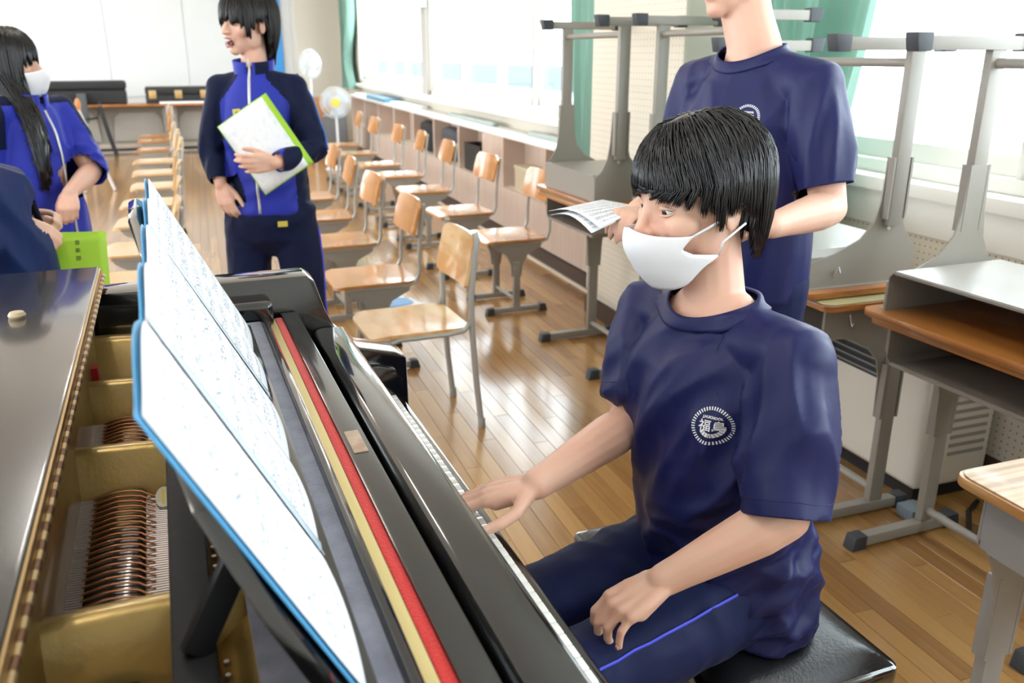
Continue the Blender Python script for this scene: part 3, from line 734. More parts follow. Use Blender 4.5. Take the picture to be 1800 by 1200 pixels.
for i in range(1, NP):
    if i in (1, 3):
        a = V0+(V1-V0)*i/NP
        page_obj('clear_tape', lambda s_, t, a=a: onf(a-.012+.024*s_, .002+(FH-.006)*t, .0068), 4, 8, mf, mat('bluish_tape', (.62, .74, .84), .25))

rebase(mf, (.10, 1.05, .953))
# ------------------------------------------------------------------ piano bench
bn = thing('piano_bench', 'black padded leatherette piano bench under the seated boy', 'bench', (.845, 1.20, 0), R(2))
MB().prism(rpoly(-.172, .172, -.30, .30, .025), 'z', .385, .432).build('seat_frame', BLACKG, bn, bevel=.006)
def cushion(s_, t):
    x = -.160+.320*s_; y = -.288+.576*t
    e = min(min(s_, 1-s_)*.32, min(t, 1-t)*.576); h = .030*(1-math.exp(-e/.022))
    return (x, y, .4325+h)
MB().grid(cushion, 28, 36, 0).build('cushion', LEATHER, bn, auto=0)
for sx in (-1, 1):
    for sy in (-1, 1): MB().bar((sx*.145, sy*.27, 0), (sx*.14, sy*.26, .386), .04, .04, up=(1,0,0)).build('leg', BLACKG, bn, bevel=.004)

# ------------------------------------------------------------------ heater behind the desks
ht = thing('fan_heater', 'cream enamel room heater with black grille behind the stacked desks', 'heater', (0,0,0))
HX0, HX1, HY0, HY1 = 2.09, 2.39, 1.93, 2.62
MB().box(HX0, HX1, HY0, HY1, .05, .60).build('body', HEATER, ht, bevel=.018, seg=3)
MB().box(HX0+.02, HX1-.01, HY0+.02, HY1-.02, 0, .05).build('base', DARK, ht, smooth=False)
MB().box(HX0-.002, HX0+.002, HY0+.12, HY1-.06, .37, .55).build('grille_opening', DARK, ht, smooth=False)
for i in range(7): MB().bar((HX0-.004, HY0+.12, .385+i*.025), (HX0-.004, HY1-.06, .385+i*.025), .010, .006).build('grille_bar', mat('grille_grey', (.22, .22, .21), .4), ht)
MB().box(HX0-.003, HX0+.001, HY0+.03, HY0+.11, .46, .56).build('control_panel', mat('panel_grey', (.30, .31, .32), .4), ht, smooth=False)
for i in range(9): MB().box(HX0+.12, HX1-.03, HY0-.003, HY0+.002, .16+i*.03, .172+i*.03).build('side_slot', mat('slot_grey', (.30, .29, .26), .5), ht, smooth=False)
for z in (.13, .20, .30): MB().box(HX0+.05, HX0+.08, HY0-.004, HY0+.002, z, z+.028).build('catch', DARK, ht, smooth=False)
tag(MB().tube([(2.30, 1.86, .012), (2.22, 1.82, .010), (2.12, 1.72, .010), (2.12, 1.60, .010), (2.25, 1.55, .012), (2.33, 1.66, .012), (2.26, 1.76, .014), (2.16, 1.70, .022), (2.2, 1.58, .022), (2.10, 1.50, .012)], .008, 8).build('power_cable', DARK), 'coiled black cable on the floor beside the heater', 'cable')
tag(MB().box(2.0, 2.07, 1.835, 1.905, 0, .04).build('adapter_box', mat('slate_plastic', (.20, .25, .29), .5), bevel=.006), 'small slate-grey box on the floor under the heater corner', 'box')
tag(MB().box(2.34, 2.41, 1.36, 1.62, .216, .52).build('speaker_box', DARK, bevel=.008), 'black box against the pegboard wall beside the heater', 'box')
bpy.data.objects['speaker_box'].location.z = -.215

# ------------------------------------------------------------------ things on and in the shelf
tag(MB().box(2.30, 2.36, 5.25, 6.15, .8405, .875).build('metal_bar', GREYBAR, bevel=.004), 'long grey metal bar on the white shelf top, nearer one', 'bar', 'grey bars on the shelf top')
tag(MB().box(2.30, 2.36, 7.0, 8.4, .8405, .875).build('metal_bar', GREYBAR, bevel=.004), 'long grey metal bar on the white shelf top, farther one', 'bar', 'grey bars on the shelf top')
for nm, lb, m_, dims in (('paper_stack', 'stack of white papers on the far end of the shelf top', PAPER, (2.2, 2.4, 9.6, 10.7, .035)), ('blue_file', 'blue file lying at the far end of the shelf top', mat('dusk_blue', (.16, .33, .48), .5), (2.2, 2.4, 11.0, 12.3, .05)), ('notebook', 'pale notebook on the shelf top beyond the blue file', PAPER, (2.2, 2.36, 12.5, 13.3, .03))):
    tag(MB().prism(rpoly(*dims[:4], .01), 'z', .8405, .8405+dims[4]).build(nm, m_, bevel=.003), lb, 'papers')
def bagshape(name, lb, cat, y, w_, h, m_, d=.14):
    tag(MB().ell((2.30, y, .4262+h/2), (d/2, w_/2, h/2), 14, 10).build(name, m_, auto=0), lb, cat)
    o = bpy.data.objects[name]
    for v in o.data.vertices:
        c = Vector((2.30, y, .4262+h/2)); q = v.co-c
        f = 1/max(abs(q.x)/(d/2), abs(q.y)/(w_/2), abs(q.z)/(h/2), 1e-3); s_ = .45
        v.co = c+q*(1+(min(f, 1.9)-1)*s_)
        v.co.z = max(v.co.z, .4262)
bagshape('school_bag', 'black bag stuffed in the farthest filled cubby hole', 'bag', 9.1, .62, .33, BLACKBAG)
bagshape('sports_bag', 'black and grey bag in the second farthest filled cubby hole', 'bag', 8.2, .66, .33, mat('charcoal_nylon', (.05, .055, .075), .6))
cr_ = thing('plastic_crate', 'black plastic crate in the cubby hole left of the beige box', 'crate', (2.305, 7.36, .4256))
MB().box(-.07, .07, -.24, .24, 0, .006).build('crate_bottom', DARK, cr_)
for s_ in (-1, 1):
    MB().box(s_*.07-.004, s_*.07+.004, -.24, .24, .006, .24).build('crate_side', DARK, cr_)
    MB().box(-.066, .066, s_*.236-.004, s_*.236+.004, .006, .24).build('crate_end', DARK, cr_)
bx = thing('storage_box', 'beige cardboard box in the nearest cubby hole of the shelf', 'box', (2.305, 5.98, .4256))
MB().box(-.075, .075, -.26, .26, 0, .17).build('body', mat('beige_card', (.56, .48, .33), .7), bx, bevel=.003)
MB().box(-.08, .08, -.265, .265, .165, .19).build('lid', mat('beige_card2', (.62, .55, .40), .7), bx, bevel=.003)

# ------------------------------------------------------------------ electric fans near the far window corner
def fan(loc, rz, h, r, lb, hub, extra=0):
    t = thing('electric_fan', lb, 'fan', loc, rz, 'electric fans by the far curtain')
    MB().lathe([(.17, 0), (.18, .015), (.15, .035), (.04, .05), (.03, .06)], (0,0,0), 20).build('base', FANW, t)
    MB().tube([(0,0,.05), (0,0,h-.08)], .016, 10).build('pole', FANW, t)
    MB().tube([(0, .14, h), (0, .02, h)], .06, 14, 'round').build('motor', FANW, t)
    MB().box(-.03, .03, .05, .11, h-.14, h-.04).build('neck', FANW, t, bevel=.01)
    cg = MB()
    for k in range(36):
        a = 2*PI*k/36; c, s_ = math.cos(a), math.sin(a)
        cg.tube([(c*.05, -.075, h+s_*.05), (c*r*.7, -.07, h+s_*r*.7), (c*r, -.02, h+s_*r), (c*r*.7, .04, h+s_*r*.7), (c*.07, .05, h+s_*.07)], .0032, 4)
    for rr, yy in ((r, -.02), (r*.7, -.072), (r*.4, -.075)):
        cg.tube([(rr*math.cos(2*PI*k/28), yy, h+rr*math.sin(2*PI*k/28)) for k in range(29)], .004, 5)
    cg.build('guard', FANW, t)
    for k in range(3):
        def bl(s_, q, k=k):
            a = 2*PI*k/3+q*1.5*(.6+.4*s_); rr = .03+(r*.88-.03)*s_; return (rr*math.cos(a), -.035+.045*(q-.5), h+rr*math.sin(a))
        MB().grid(bl, 8, 8, .003).build('blade', mat('clear_blue_blade', (.62, .70, .80), .3), t)
    MB().tube([(0, -.088, h), (0, -.06, h)], .055, 18).build('hub', hub, t)
fan((1.63, 11.3, 0), R(-8), .84, .19, 'low white electric fan with yellow hub beside the shelf end', YELLOW)
fan((1.60, 13.5, 0), R(35), 1.28, .21, 'tall white electric fan in front of the green curtain', FANW)
am = thing('amplifier', 'grey amplifier cabinet with dark grille behind the low fan', 'amplifier', (1.75, 12.3, 0), R(-10))
MB().box(-.16, .16, -.26, .26, .03, .62).build('cabinet', mat('dark_grey_vinyl', (.13, .135, .14), .6), am, bevel=.012)
MB().box(-.164, -.158, -.22, .22, .10, .52).build('grille', DARK, am)
for sy in (-1, 1):
    for sx in (-1, 1): MB().lathe([(.02, 0), (.022, .01), (.02, .031)], (sx*.12, sy*.2, 0), 10).build('foot', CAPB, am)
tag(MB().box(1.5, 1.95, 13.9, 14.3, 0, .78).build('wooden_cabinet', mat('brown_wood', (.34, .15, .05), .5), bevel=.006), 'small brown wooden cabinet behind the tall fan', 'cabinet')

# ------------------------------------------------------------------ long tables at the back wall, cases on them
for i, x0 in enumerate((-4.1, -2.25, -.42)):
    t = thing('long_table', ['wood-topped long table at the back wall, mostly hidden by the long-haired student', 'wood-topped long table under the black keyboard case', 'wood-topped long table under the brass-latched case'][i], 'table', (x0+.9, 14.35, 0), 0, 'tables at the back wall')
    MB().box(-.9, .9, -.25, .25, .69, .72).build('table_top', WOODEDGE, t, bevel=.004)
    MB().box(-.86, .86, .20, .22, .12, .69).build('modesty_panel', STEEL, t, smooth=False)
    for s_ in (-.45, .45):
        MB().prism([(s_-.36, .16), (s_-.33, .50), (s_-.25, .58), (s_+.25, .58), (s_+.33, .50), (s_+.36, .16)], 'y', .17, .198).build('pressed_panel', mat('pressed_grey', (.42, .40, .36), .5), t, bevel=.004)  # pressed panels in a paler grey than the table steel
    for s_ in (-.84, .84):
        MB().box(s_-.02, s_+.02, -.2, .2, 0, .04).build('foot', STEEL, t, bevel=.004)
        MB().box(s_-.02, s_+.02, -.03, .03, .04, .69).build('leg', STEEL, t, bevel=.004)
    MB().box(-.86, .86, .10, .14, .02, .06).build('cross_bar', DARK, t)
kc = thing('keyboard_case', 'black soft keyboard case with hanging straps on a back table', 'case', (-1.60, 14.33, .7215), R(3))
MB().box(-.60, .60, -.16, .16, 0, .20).build('case_body', BLACKBAG, kc, bevel=.03, seg=3)
MB().box(-.61, .61, -.165, .165, .20, .33).build('case_lid', BLACKBAG, kc, bevel=.05, seg=3)
MB().box(-.06, .06, -.30, -.17, -.25, .16).build('strap_pad', mat('grey_webbing', (.09, .10, .11), .8), kc, bevel=.01)
MB().tube([(.22, -.19, .05), (.24, -.30, -.10), (.30, -.30, -.45), (.36, -.30, -.72)], [(.03, .006)]*4, 8, refdir=(1,0,0)).build('strap', BLACKBAG, kc)
MB().tube([(-.45, -.17, .02), (-.35, -.30, -.10), (-.15, -.30, -.22), (.18, -.30, -.18), (.22, -.20, .0)], [(.02, .006)]*5, 8).build('strap', BLACKBAG, kc)
lc = thing('instrument_case', 'flat black instrument case with three brass latches on a back table', 'case', (-.28, 14.32, .7205), R(2))
MB().box(-.46, .46, -.15, .15, 0, .12).build('case_body', DARK, lc, bevel=.012)
MB().box(-.46, .46, -.15, .15, .122, .24).build('case_lid', DARK, lc, bevel=.03)
for s_ in (-.36, 0, .36): MB().box(s_-.05, s_+.05, -.162, -.148, .07, .19).build('latch', BRASS, lc, bevel=.004)
tag(MB().box(-.55, .45, 14.11, 14.155, .7205, .75).build('paper_stack', PAPER, bevel=.002), 'thin white papers in front of the brass-latched case', 'papers')
tag(MB().ell((.36, 14.36, .85), (.17, .13, .13), 14, 8).build('cloth_bag', mat('skin_tone_cloth', (.66, .46, .32), .8), auto=0), 'beige rounded bag right of the brass-latched case', 'bag')
# folding stand with splayed legs in front of the back tables
st = thing('instrument_stand', 'pale metal stand with splayed legs standing before the back tables', 'stand', (-1.30, 10.6, 0), R(10))
for (a, b_) in (((-.10, 0, .80), (-.02, -.35, 0)), ((-.10, 0, .80), (-.12, .35, 0)), ((.06, 0, .84), (.28, -.30, 0)), ((.06, 0, .84), (.12, .30, 0))):
    MB().tube([a, b_], .018, 8).build('leg', mat('pale_tube', (.52, .48, .44), .35, metal=.3), st)
MB().tube([(-.12, 0, .80), (.08, 0, .84)], .02, 8).build('cross_tube', MATS['pale_tube'], st)
MB().ell((.06, 0, .90), (.03, .03, .07), 10, 8).build('knob', mat('dull_orange', (.55, .22, .06), .5), st)
# blue board at the right end of the back wall
tag(MB().box(1.18, 1.46, Y1-.06, Y1-.023, .95, 2.9).build('blue_board', BLUEP, smooth=False), 'tall narrow blue board at the right end of the white back wall', 'board')
# papers dropped under the middle chairs, pink card behind the short-haired student
pp = thing('floor_papers', 'white and blue papers lying on the floor under the middle chairs', 'papers', (.98, 4.82, 0), R(15))
MB().box(-.15, .15, -.11, .11, .0005, .004).build('sheet', PAPER, pp, smooth=False)
MB().prism(rpoly(-.08, .12, -.02, .14, .05), 'z', .0045, .010).build('blue_sheet', mat('pale_blue_card', (.22, .42, .72), .5), pp, smooth=False)
pk = thing('pink_file', 'pink file box standing on the floor behind the short-haired student', 'file', (.16, 5.0, 0), R(20))
MB().box(-.06, .06, -.12, .12, .05, .40).build('body', PINK, pk, bevel=.003)
MB().box(-.062, .062, -.122, .122, 0, .049).build('base', DARK, pk, bevel=.003)
# air-conditioner style white box by the window post
tag(MB().box(2.2, 2.42, 9.6, 10.2, 1.90, 2.3).build('wall_speaker', FANW, bevel=.02), 'white box speaker fixed high on the window post', 'speaker')
# ------------------------------------------------------------------ people
from mathutils.bvhtree import BVHTree
SKIN = mat('skin', (.74, .47, .35), .48, sss=.12, var=((14, 14, 14), (.76, .43, .32), 3, .35, .7), bump=((600, 600, 600), .06, 2))
NAVY = mat('navy_polyester', (.009, .013, .085), .46, spec=.3, sheen=.03, bump=((900, 900, 900), .08, 2))
NAVYP = mat('navy_track_cloth', (.007, .012, .058), .65, spec=.2, sheen=.03, bump=((900, 900, 900), .1, 2))
DNAVY = mat('dark_navy_jersey', (.006, .010, .040), .65, spec=.15, sheen=.03)
ROYAL = mat('royal_blue_jersey', (.022, .035, .38), .55, spec=.25, sheen=.05)
STRIPE = mat('bright_blue_piping', (.07, .09, .75), .5)
LSTRIPE = mat('sky_blue_piping', (.06, .18, .58), .5)
HAIR = mat('black_hair', (.006, .006, .008), .24, spec=.6)
HAIRB = mat('brown_black_hair', (.010, .007, .007), .32, spec=.5)
MASKM = mat('white_mask_cloth', (.88, .90, .94), .8, bump=((500, 500, 500), .15, 2))
EYEW = mat('eye_white', (.66, .67, .68), .2)
IRIS = mat('dark_iris', (.012, .008, .006), .08)
LIP = mat('lips', (.50, .17, .15), .4)
MOUTHD = mat('mouth_inside', (.10, .015, .018), .6)
TEETH = mat('teeth', (.8, .78, .72), .3)
ZIP = mat('zip_silver', (.62, .62, .60), .35, metal=.6)
PRINT = mat('white_print', (.85, .86, .88), .6)
YPRINT = mat('yellow_print', (.66, .55, .10), .6)
NAIL = mat('finger_nail', (.74, .48, .40), .25)

def V(*a): return Vector(a if len(a) > 1 else a[0])
def remesh(mb, voxel, smooth=3, fac=.5):
    me = mb.mesh('tmp', weld=True); o = bpy.data.objects.new('tmp', me); COL.objects.link(o)
    m = o.modifiers.new('r', 'REMESH'); m.mode = 'VOXEL'; m.voxel_size = voxel
    if smooth: s_ = o.modifiers.new('s', 'SMOOTH'); s_.iterations = smooth; s_.factor = fac
    dg = bpy.context.evaluated_depsgraph_get(); dg.update()
    out = bpy.data.meshes.new_from_object(o.evaluated_get(dg), depsgraph=dg)
    bpy.data.objects.remove(o); bpy.data.meshes.remove(me); return out
def co_np(me):
    a = np.empty(len(me.vertices)*3, 'f'); me.vertices.foreach_get('co', a); return a.reshape(-1, 3)
def no_np(me):
    a = np.empty(len(me.vertices)*3, 'f'); me.vertex_normals.foreach_get('vector', a); return a.reshape(-1, 3)
def set_np(me, a): me.vertices.foreach_set('co', a.astype('f').ravel()); me.update()
def folds(me, specs, seed=0):
    """cloth folds: specs = list of (centre, radius, fold direction, wavelength, amplitude, stretch)"""
    P = co_np(me); N = no_np(me); D = np.zeros(len(P))
    off = Vector((seed*3.1, seed*1.7, seed*.9))
    for c, rad, d, wl, amp, st in specs:
        d = Vector(d).normalized(); a = d.cross(Vector((0,0,1)) if abs(d.z) < .9 else Vector((1,0,0))).normalized(); b_ = d.cross(a)
        wgt = np.exp(-((P-np.array(c))**2).sum(1)/(rad*rad)); idx = np.nonzero(wgt > .02)[0]
        pd, pa, pb = P@np.array(d), P@np.array(a), P@np.array(b_)
        for i in idx:
            q = Vector((pd[i]/(wl*st), pa[i]/wl, pb[i]/wl))+off
            n_ = noise.noise(q); r_ = 1-abs(n_)*2.6
            D[i] += amp*wgt[i]*(max(r_, -.8))
    set_np(me, P+N*D[:, None])
def prune(me, fn):
    """delete vertices where fn(co array) is True"""
    P = co_np(me); k = fn(P); bm = bmesh.new(); bm.from_mesh(me); bm.verts.ensure_lookup_table()
    bmesh.ops.delete(bm, geom=[bm.verts[i] for i in np.nonzero(k)[0]], context='VERTS'); bm.to_mesh(me); bm.free()
def bvh_of(me): return BVHTree.FromPolygons([v.co.copy() for v in me.vertices], [tuple(p.vertices) for p in me.polygons])
def frame(F, up=(0,0,1), C=(0,0,0)):
    F = V(F).normalized(); up = V(up); L = up.cross(F).normalized(); U = F.cross(L)
    M = Matrix(((L.x, F.x, U.x, C[0]), (L.y, F.y, U.y, C[1]), (L.z, F.z, U.z, C[2]), (0,0,0,1))); return M

def add_head(mb, M, k=1.0):
    R3 = M.to_3x3()
    def e(c, r, rot=None, n=18, m=12):
        mb.ell(M @ (V(c)*k), [q*k for q in r], n, m, R3 if rot is None else R3 @ rot)
    e((0, -.014, .036), (.0735, .093, .080)); e((0, .012, .005), (.067, .078, .085))
    e((0, .024, -.032), (.058, .066, .062)); e((0, .038, -.068), (.043, .046, .038)); e((0, .064, -.092), (.023, .021, .019))
    for s_ in (-1, 1):
        e((s_*.040, .052, -.022), (.026, .030, .028)); e((s_*.046, .012, -.055), (.016, .032, .034))
        e((s_*.011, .093, -.031), (.0095, .010, .008))
        e((s_*.0755, -.010, -.010), (.007, .019, .031), Matrix.Rotation(R(s_*-18), 3, 'Z') @ Matrix.Rotation(R(12), 3, 'X'))
    e((0, .072, .022), (.046, .018, .016))
    mb.tube([M @ V(0, .082*k, .012*k), M @ V(0, .094*k, -.012*k), M @ V(0, .103*k, -.029*k)], [.0085*k, .0095*k, .0115*k], 10, 'round')
    e((0, .087, -.056), (.021, .010, .006)); e((0, .086, -.067), (.018, .010, .006))
def shape_head(me, M, k=1.0, mouth=0):
    P = co_np(me); Mi = np.array(M.inverted()); Q = (P@Mi[:3, :3].T+Mi[:3, 3])/k; D = np.zeros_like(P)
    F = np.array(M.to_3x3().col[1])
    for s_ in (-1, 1):
        g = np.exp(-(((Q[:, 0]-s_*.031)/.0145)**2+((Q[:, 2]-.001)/.0085)**2+((Q[:, 1]-.078)/.025)**2)); D += -F*(g*.0065)[:, None]
        g = np.exp(-(((Q[:, 1]+.008)/.010)**2+((Q[:, 2]+.008)/.018)**2+((Q[:, 0]-s_*.083)/.006)**2)); D += -np.array(M.to_3x3().col[0])*s_*(g*.006)[:, None]
    if mouth:
        g = np.exp(-(((Q[:, 0])/.017)**2+((Q[:, 2]+.064)/.011)**2+((Q[:, 1]-.09)/.02)**2)); D += -F*(g*.02*mouth)[:, None]
    set_np(me, P+D*k)
def face(parent, M, k=1.0, look=(0,0), brows=True, eye=1.0):
    R3 = M.to_3x3()
    for s_ in (-1, 1):
        c = M @ (V(s_*.031, .0665, .0005)*k)
        eo = MB().ell(c, (.0125*k,)*3, 16, 12).build('eye', EYEW, parent, auto=0)
        d = (R3 @ V(look[0], 1, look[1])).normalized(); ir = MB(); q = d.to_track_quat('Z', 'Y').to_matrix()
        ir.ell(c+d*.0094*k, (.0070*k, .0070*k, .0036*k), 14, 8, q); ir.build('iris', IRIS, eo, auto=0)
        # lids: upper and lower skin folds and lash line
        for nm, z0, zc, rr, m_ in (('upper_lid', .0045*eye, .0042, .0030, SKIN), ('lash_line', .0024*eye, .0044, .0010, IRIS), ('lower_lid', -.0062*eye, -.0028, .0024, SKIN)):
            pts = []
            for j in range(9):
                t = -1+j/4; x = s_*.031+t*.0150; z = z0+zc*(1-t*t)-.0012*t*s_*-1*.6
                if nm == 'lower_lid': z = z0*(1-.0)+.0032*t*t
                y = .0795-.0085*t*t*.9-.0022*(s_*t)
                pts.append(M @ (V(x, y+(.0012 if nm == 'lash_line' else 0), z)*k))
            MB().tube(pts, [rr*k*(.35+.65*(1-abs(-1+j/4)**2)) for j in range(9)], 7, 'round').build(nm, m_, eo, auto=0)
        if brows:
            pts = [M @ (V(s_*(.014+.036*j/5), .0895-.020*(j/5)**2, .0205+.006*math.sin(PI*.75*j/5))*k) for j in range(6)]
            MB().tube(pts, [(.0028*k*(1-.55*abs(j/5-.35)), .0012) for j in range(6)], 6, 'round').build('eyebrow', HAIR, parent, auto=0)
def lips(parent, M, k=1.0, open_=0):
    up = [M @ (V(-.021+.042*j/8, .0905+.006*(1-(j/4-1)**2), -.0555+open_*.004+.0015*(1-abs(j/4-1)))*k) for j in range(9)]
    lo = [M @ (V(-.020+.040*j/8, .0885+.006*(1-(j/4-1)**2), -.065-open_*.016*(1-(j/4-1)**2))*k) for j in range(9)]
    MB().tube(up, [.0035*k*(.4+.6*(1-abs(j/4-1))) for j in range(9)], 7, 'round').build('upper_lip', LIP, parent, auto=0)
    MB().tube(lo, [.0042*k*(.4+.6*(1-abs(j/4-1))) for j in range(9)], 7, 'round').build('lower_lip', LIP, parent, auto=0)
    if open_:
        MB().ell(M @ (V(0, .082, -.066)*k), (.017*k, .011*k, .011*k), 14, 8, M.to_3x3()).build('mouth', MOUTHD, parent, auto=0)
        MB().ell(M @ (V(0, .0895, -.0585)*k), (.012*k, .004*k, .003*k), 12, 6, M.to_3x3()).build('teeth', TEETH, parent, auto=0)

def add_hand(mb, W, D, N, T, curls, spread, thumb, k=1.0, nails=None):
    """W wrist, D towards the knuckles, N back-of-hand normal, T thumb side; curls = 4 x (a1, a2, a3) degrees towards the palm"""
    W, D = V(W), V(D).normalized(); T = V(T); T = (T-D*T.dot(D)).normalized(); N0 = V(N); N = D.cross(T); N = N if N.dot(N0) > 0 else -N
    offs = (.027, .009, -.0095, -.027); plen = (.082, .085, .080, .072); fl_ = (.072, .080, .073, .056); fr_ = (.0082, .0084, .008, .0070)
    for i in range(4):
        K = W+D*plen[i]*k+T*offs[i]*k+N*(.003 if i in (1, 2) else 0)*k
        mb.tube([W+T*offs[i]*.55*k+D*.005*k, W+D*plen[i]*.55*k+T*offs[i]*.85*k, K], [.0125*k, .0125*k, .0105*k], 10, 'round')
        mb.tube([W+T*offs[i]*.5*k-N*.006*k+D*.012*k, K-D*.015*k-N*.007*k], [.012*k, .0105*k], 10, 'round')
        a = 0; p = K; pts = [K]; dirv = (D+T*math.tan(R(spread[i]))).normalized(); ax = T
        for seg, cu in zip((.46, .30, .24), curls[i]):
            a += cu; d = (dirv*math.cos(R(a))-N*math.sin(R(a))).normalized(); p = p+d*fl_[i]*seg*k; pts.append(p)
        r_ = fr_[i]*k; mb.tube([pts[0], (pts[0]+pts[1])/2, pts[1], (pts[1]+pts[2])/2, pts[2], pts[3]-(pts[3]-pts[2])*.15], [r_*1.08, r_*.98, r_*1.03, r_*.92, r_*.94, r_*.78], 10, 'round')
        if nails is not None:
            nd = (pts[3]-pts[2]).normalized(); nn = (N*math.cos(R(a))+dirv*math.sin(R(a))).normalized(); nails.append((pts[3]-nd*.004*k+nn*r_*.72, nd, nn, r_*.72))
    mb.tube([W+D*.015*k+T*.008*k, W+D*.05*k+T*.012*k], [(.022*k, .014*k)]*2, 12, 'round', refdir=T)
    # thumb: list of direction coefficients (D, T, N) for its three pieces
    p = W+D*.016*k+T*.020*k-N*.004*k; pts = [p]
    for (cd, ct, cn), L in zip(thumb, (.042, .032, .024)):
        p = p+(D*cd+T*ct+N*cn).normalized()*L*k; pts.append(p)
    mb.tube([pts[0], (pts[0]+pts[1])/2, pts[1], pts[2], pts[3]], [.0145*k, .0130*k, .0105*k, .0100*k, .0080*k], 10, 'round')
    if nails is not None:
        nd = (pts[3]-pts[2]).normalized(); nn = (N*.8+T*.6); nn = (nn-nd*nn.dot(nd)).normalized(); nails.append((pts[3]-nd*.001+nn*.0068*k, nd, nn, .0072*k))
def add_arm(mb, S, E, W, k=1.0):
    S, E, W = V(S), V(E), V(W)
    d1, d2 = (E-S), (W-E)
    mb.tube([S, S+d1*.3, S+d1*.7, E], [.050*k, .047*k, .041*k, .037*k], 14, 'round')
    mb.tube([E, E+d2*.22, E+d2*.55, E+d2*.85, W], [.0375*k, .040*k, .034*k, (.0275*k), .0255*k], 14, 'round')

def hair(parent, M, zc, n, mm=HAIR, pole=((0, .03, 1), (0, -.05, 1)), thick=.018, seed=1, sweep=lambda p, t: 0, rad=.0016, jit=.02, flare=0, k=1.0, drape=None, shrink=None, t0max=.75, wave=0, nlock=90, clump=.7):
    rs = random.Random(seed); mb = MB(); C0 = V(0, -.014, .036); E = V(.0735, .093, .080)
    shrink = shrink or (lambda p: .25+.55*max(0, -math.cos(p)))
    def pt(pv, ph, s_, off, zend, sw):
        """s_ in 0..1 over the skull, 1..2 hanging"""
        p2 = ph+sw*s_/2
        e = V(math.sin(p2), math.cos(p2), 0)
        if s_ <= 1:
            pd = pv; a = max(-1, min(1, pd.dot(e))); om = math.acos(a); so = math.sin(om)
            q = (pd*math.sin((1-s_)*om)+e*math.sin(s_*om))/so
            loc = C0+V(q.x*(E.x+off), q.y*(E.y+off), q.z*(E.z+off))
        else:
            f = s_-1; z = C0.z+(zend-C0.z)*f; dz = C0.z-z; kk = 1-shrink(p2)*min(dz, .16)**2/.0225*.5+flare*dz
            loc = V(C0.x+e.x*(E.x+off)*kk, C0.y+e.y*(E.y+off)*kk, z)
        w_ = M @ (loc*k)
        return drape(w_, s_) if drape else w_
    # cap under the strands
    NU = 40
    pc = (V(pole[0])+V(pole[1])).normalized()
    def cap(i, j):
        ph = 2*PI*i-PI; s_ = j*2*.97; return pt(pc, ph, max(s_, .002), thick*.45, zc(ph)+.012, 0)
    mb.grid(cap, NU, 16, .003)
    locks = [(-PI+2*PI*(i+rs.uniform(-.4, .4))/nlock, rs.uniform(-1, 1), rs.uniform(-.05, .05)) for i in range(nlock)]
    for q in range(n):
        ph = rs.uniform(-PI, PI); u = min(1, max(0, (1-math.cos(ph))/2+rs.uniform(-.12, .12))); lk = min(rs.sample(locks, 12)+[locks[int((ph+PI)/(2*PI)*nlock) % nlock]]*1, key=lambda l_: abs(l_[0]-ph)); pv = (V(pole[0])*(1-u)+V(pole[1])*u).normalized()
        t0 = rs.random()**1.6*t0max; off = thick*(.35+.65*rs.random()); zend = zc(lk[0])+lk[1]*jit+rs.uniform(-jit, jit)*.35; sw = sweep(ph, u)+lk[2]+rs.uniform(-.03, .03); dph = (lk[0]-ph)*clump
        t1 = 2.0
        NS = 10; pts = []; wv = rs.uniform(0, 6)
        for j in range(NS):
            s_ = t0+(t1-t0)*j/(NS-1)
            p = pt(pv, ph+dph*max(0, s_-.6)/1.4, s_, off*(.5+.5*min(1, (s_-t0)*4)), zend, sw)
            if wave: p = p+V(math.sin(wv+s_*5), math.cos(wv*2+s_*4), 0)*wave*max(0, s_-1)
            pts.append(p)
        mb.tube(pts, [rad*k*(.55 if j == 0 else 1 if j < NS-3 else (1-(j-NS+4)*.28)) for j in range(NS)], 4)
    me = mb.mesh('hair', weld=False); return link('hair', me, mm, parent, auto=0)

def mask(parent, M, k=1.0, straps=(1, -1)):
    def fn(s_, t):
        a = -1+2*s_; aa = abs(a); ang = a*R(float(np.interp(t, [0, .15, .36, .56, .74, 1], [69, 65, 60, 67, 84, 72])))
        top = -.018-.022*aa**1.2+.006*aa**4; bot = -.120+.036*aa**4
        z = top+(bot-top)*t
        yf = .108+.020*math.exp(-((z+.045)/.038)**2)-.018*max(0, (-.085-z)/.035)**1.5   # centre profile
        if z > -.035: yf = min(yf, .104+.022*(-z)/.035+.006)
        x = .070*math.sin(ang)*(1-.10*max(0, -z-.07)/.05); y = -.012+(yf+.012)*math.cos(ang)**.85 if abs(ang) < PI/2 else 0
        y = y+(.010 if aa > .75 else 0)*(aa-.75)*2
        return M @ (V(x*1.02, y, z)*k)
    mo = MB().grid(fn, 32, 18, .0012).build('mask', MASKM, parent, auto=0)
    for s_ in straps:
        e = 1.0 if s_ > 0 else 0.0
        for t in (.03, .76):
            a = fn(e, t); mid = M @ (V(s_*.0795, .012, -.018 if t < .5 else -.050)*k); en = M @ (V(s_*.083, -.026, .004 if t < .5 else -.030)*k)
            MB().tube([a, mid, en], [(.0022*k, .0012*k)]*3, 6).build('mask_strap', MASKM, mo, auto=0)
    # stitched centre seam
    MB().tube([fn(.5, j/10)+M.to_3x3() @ V(0, .0006, 0) for j in range(11)], .0007*k, 5).build('mask_seam', MASKM, mo, auto=0)

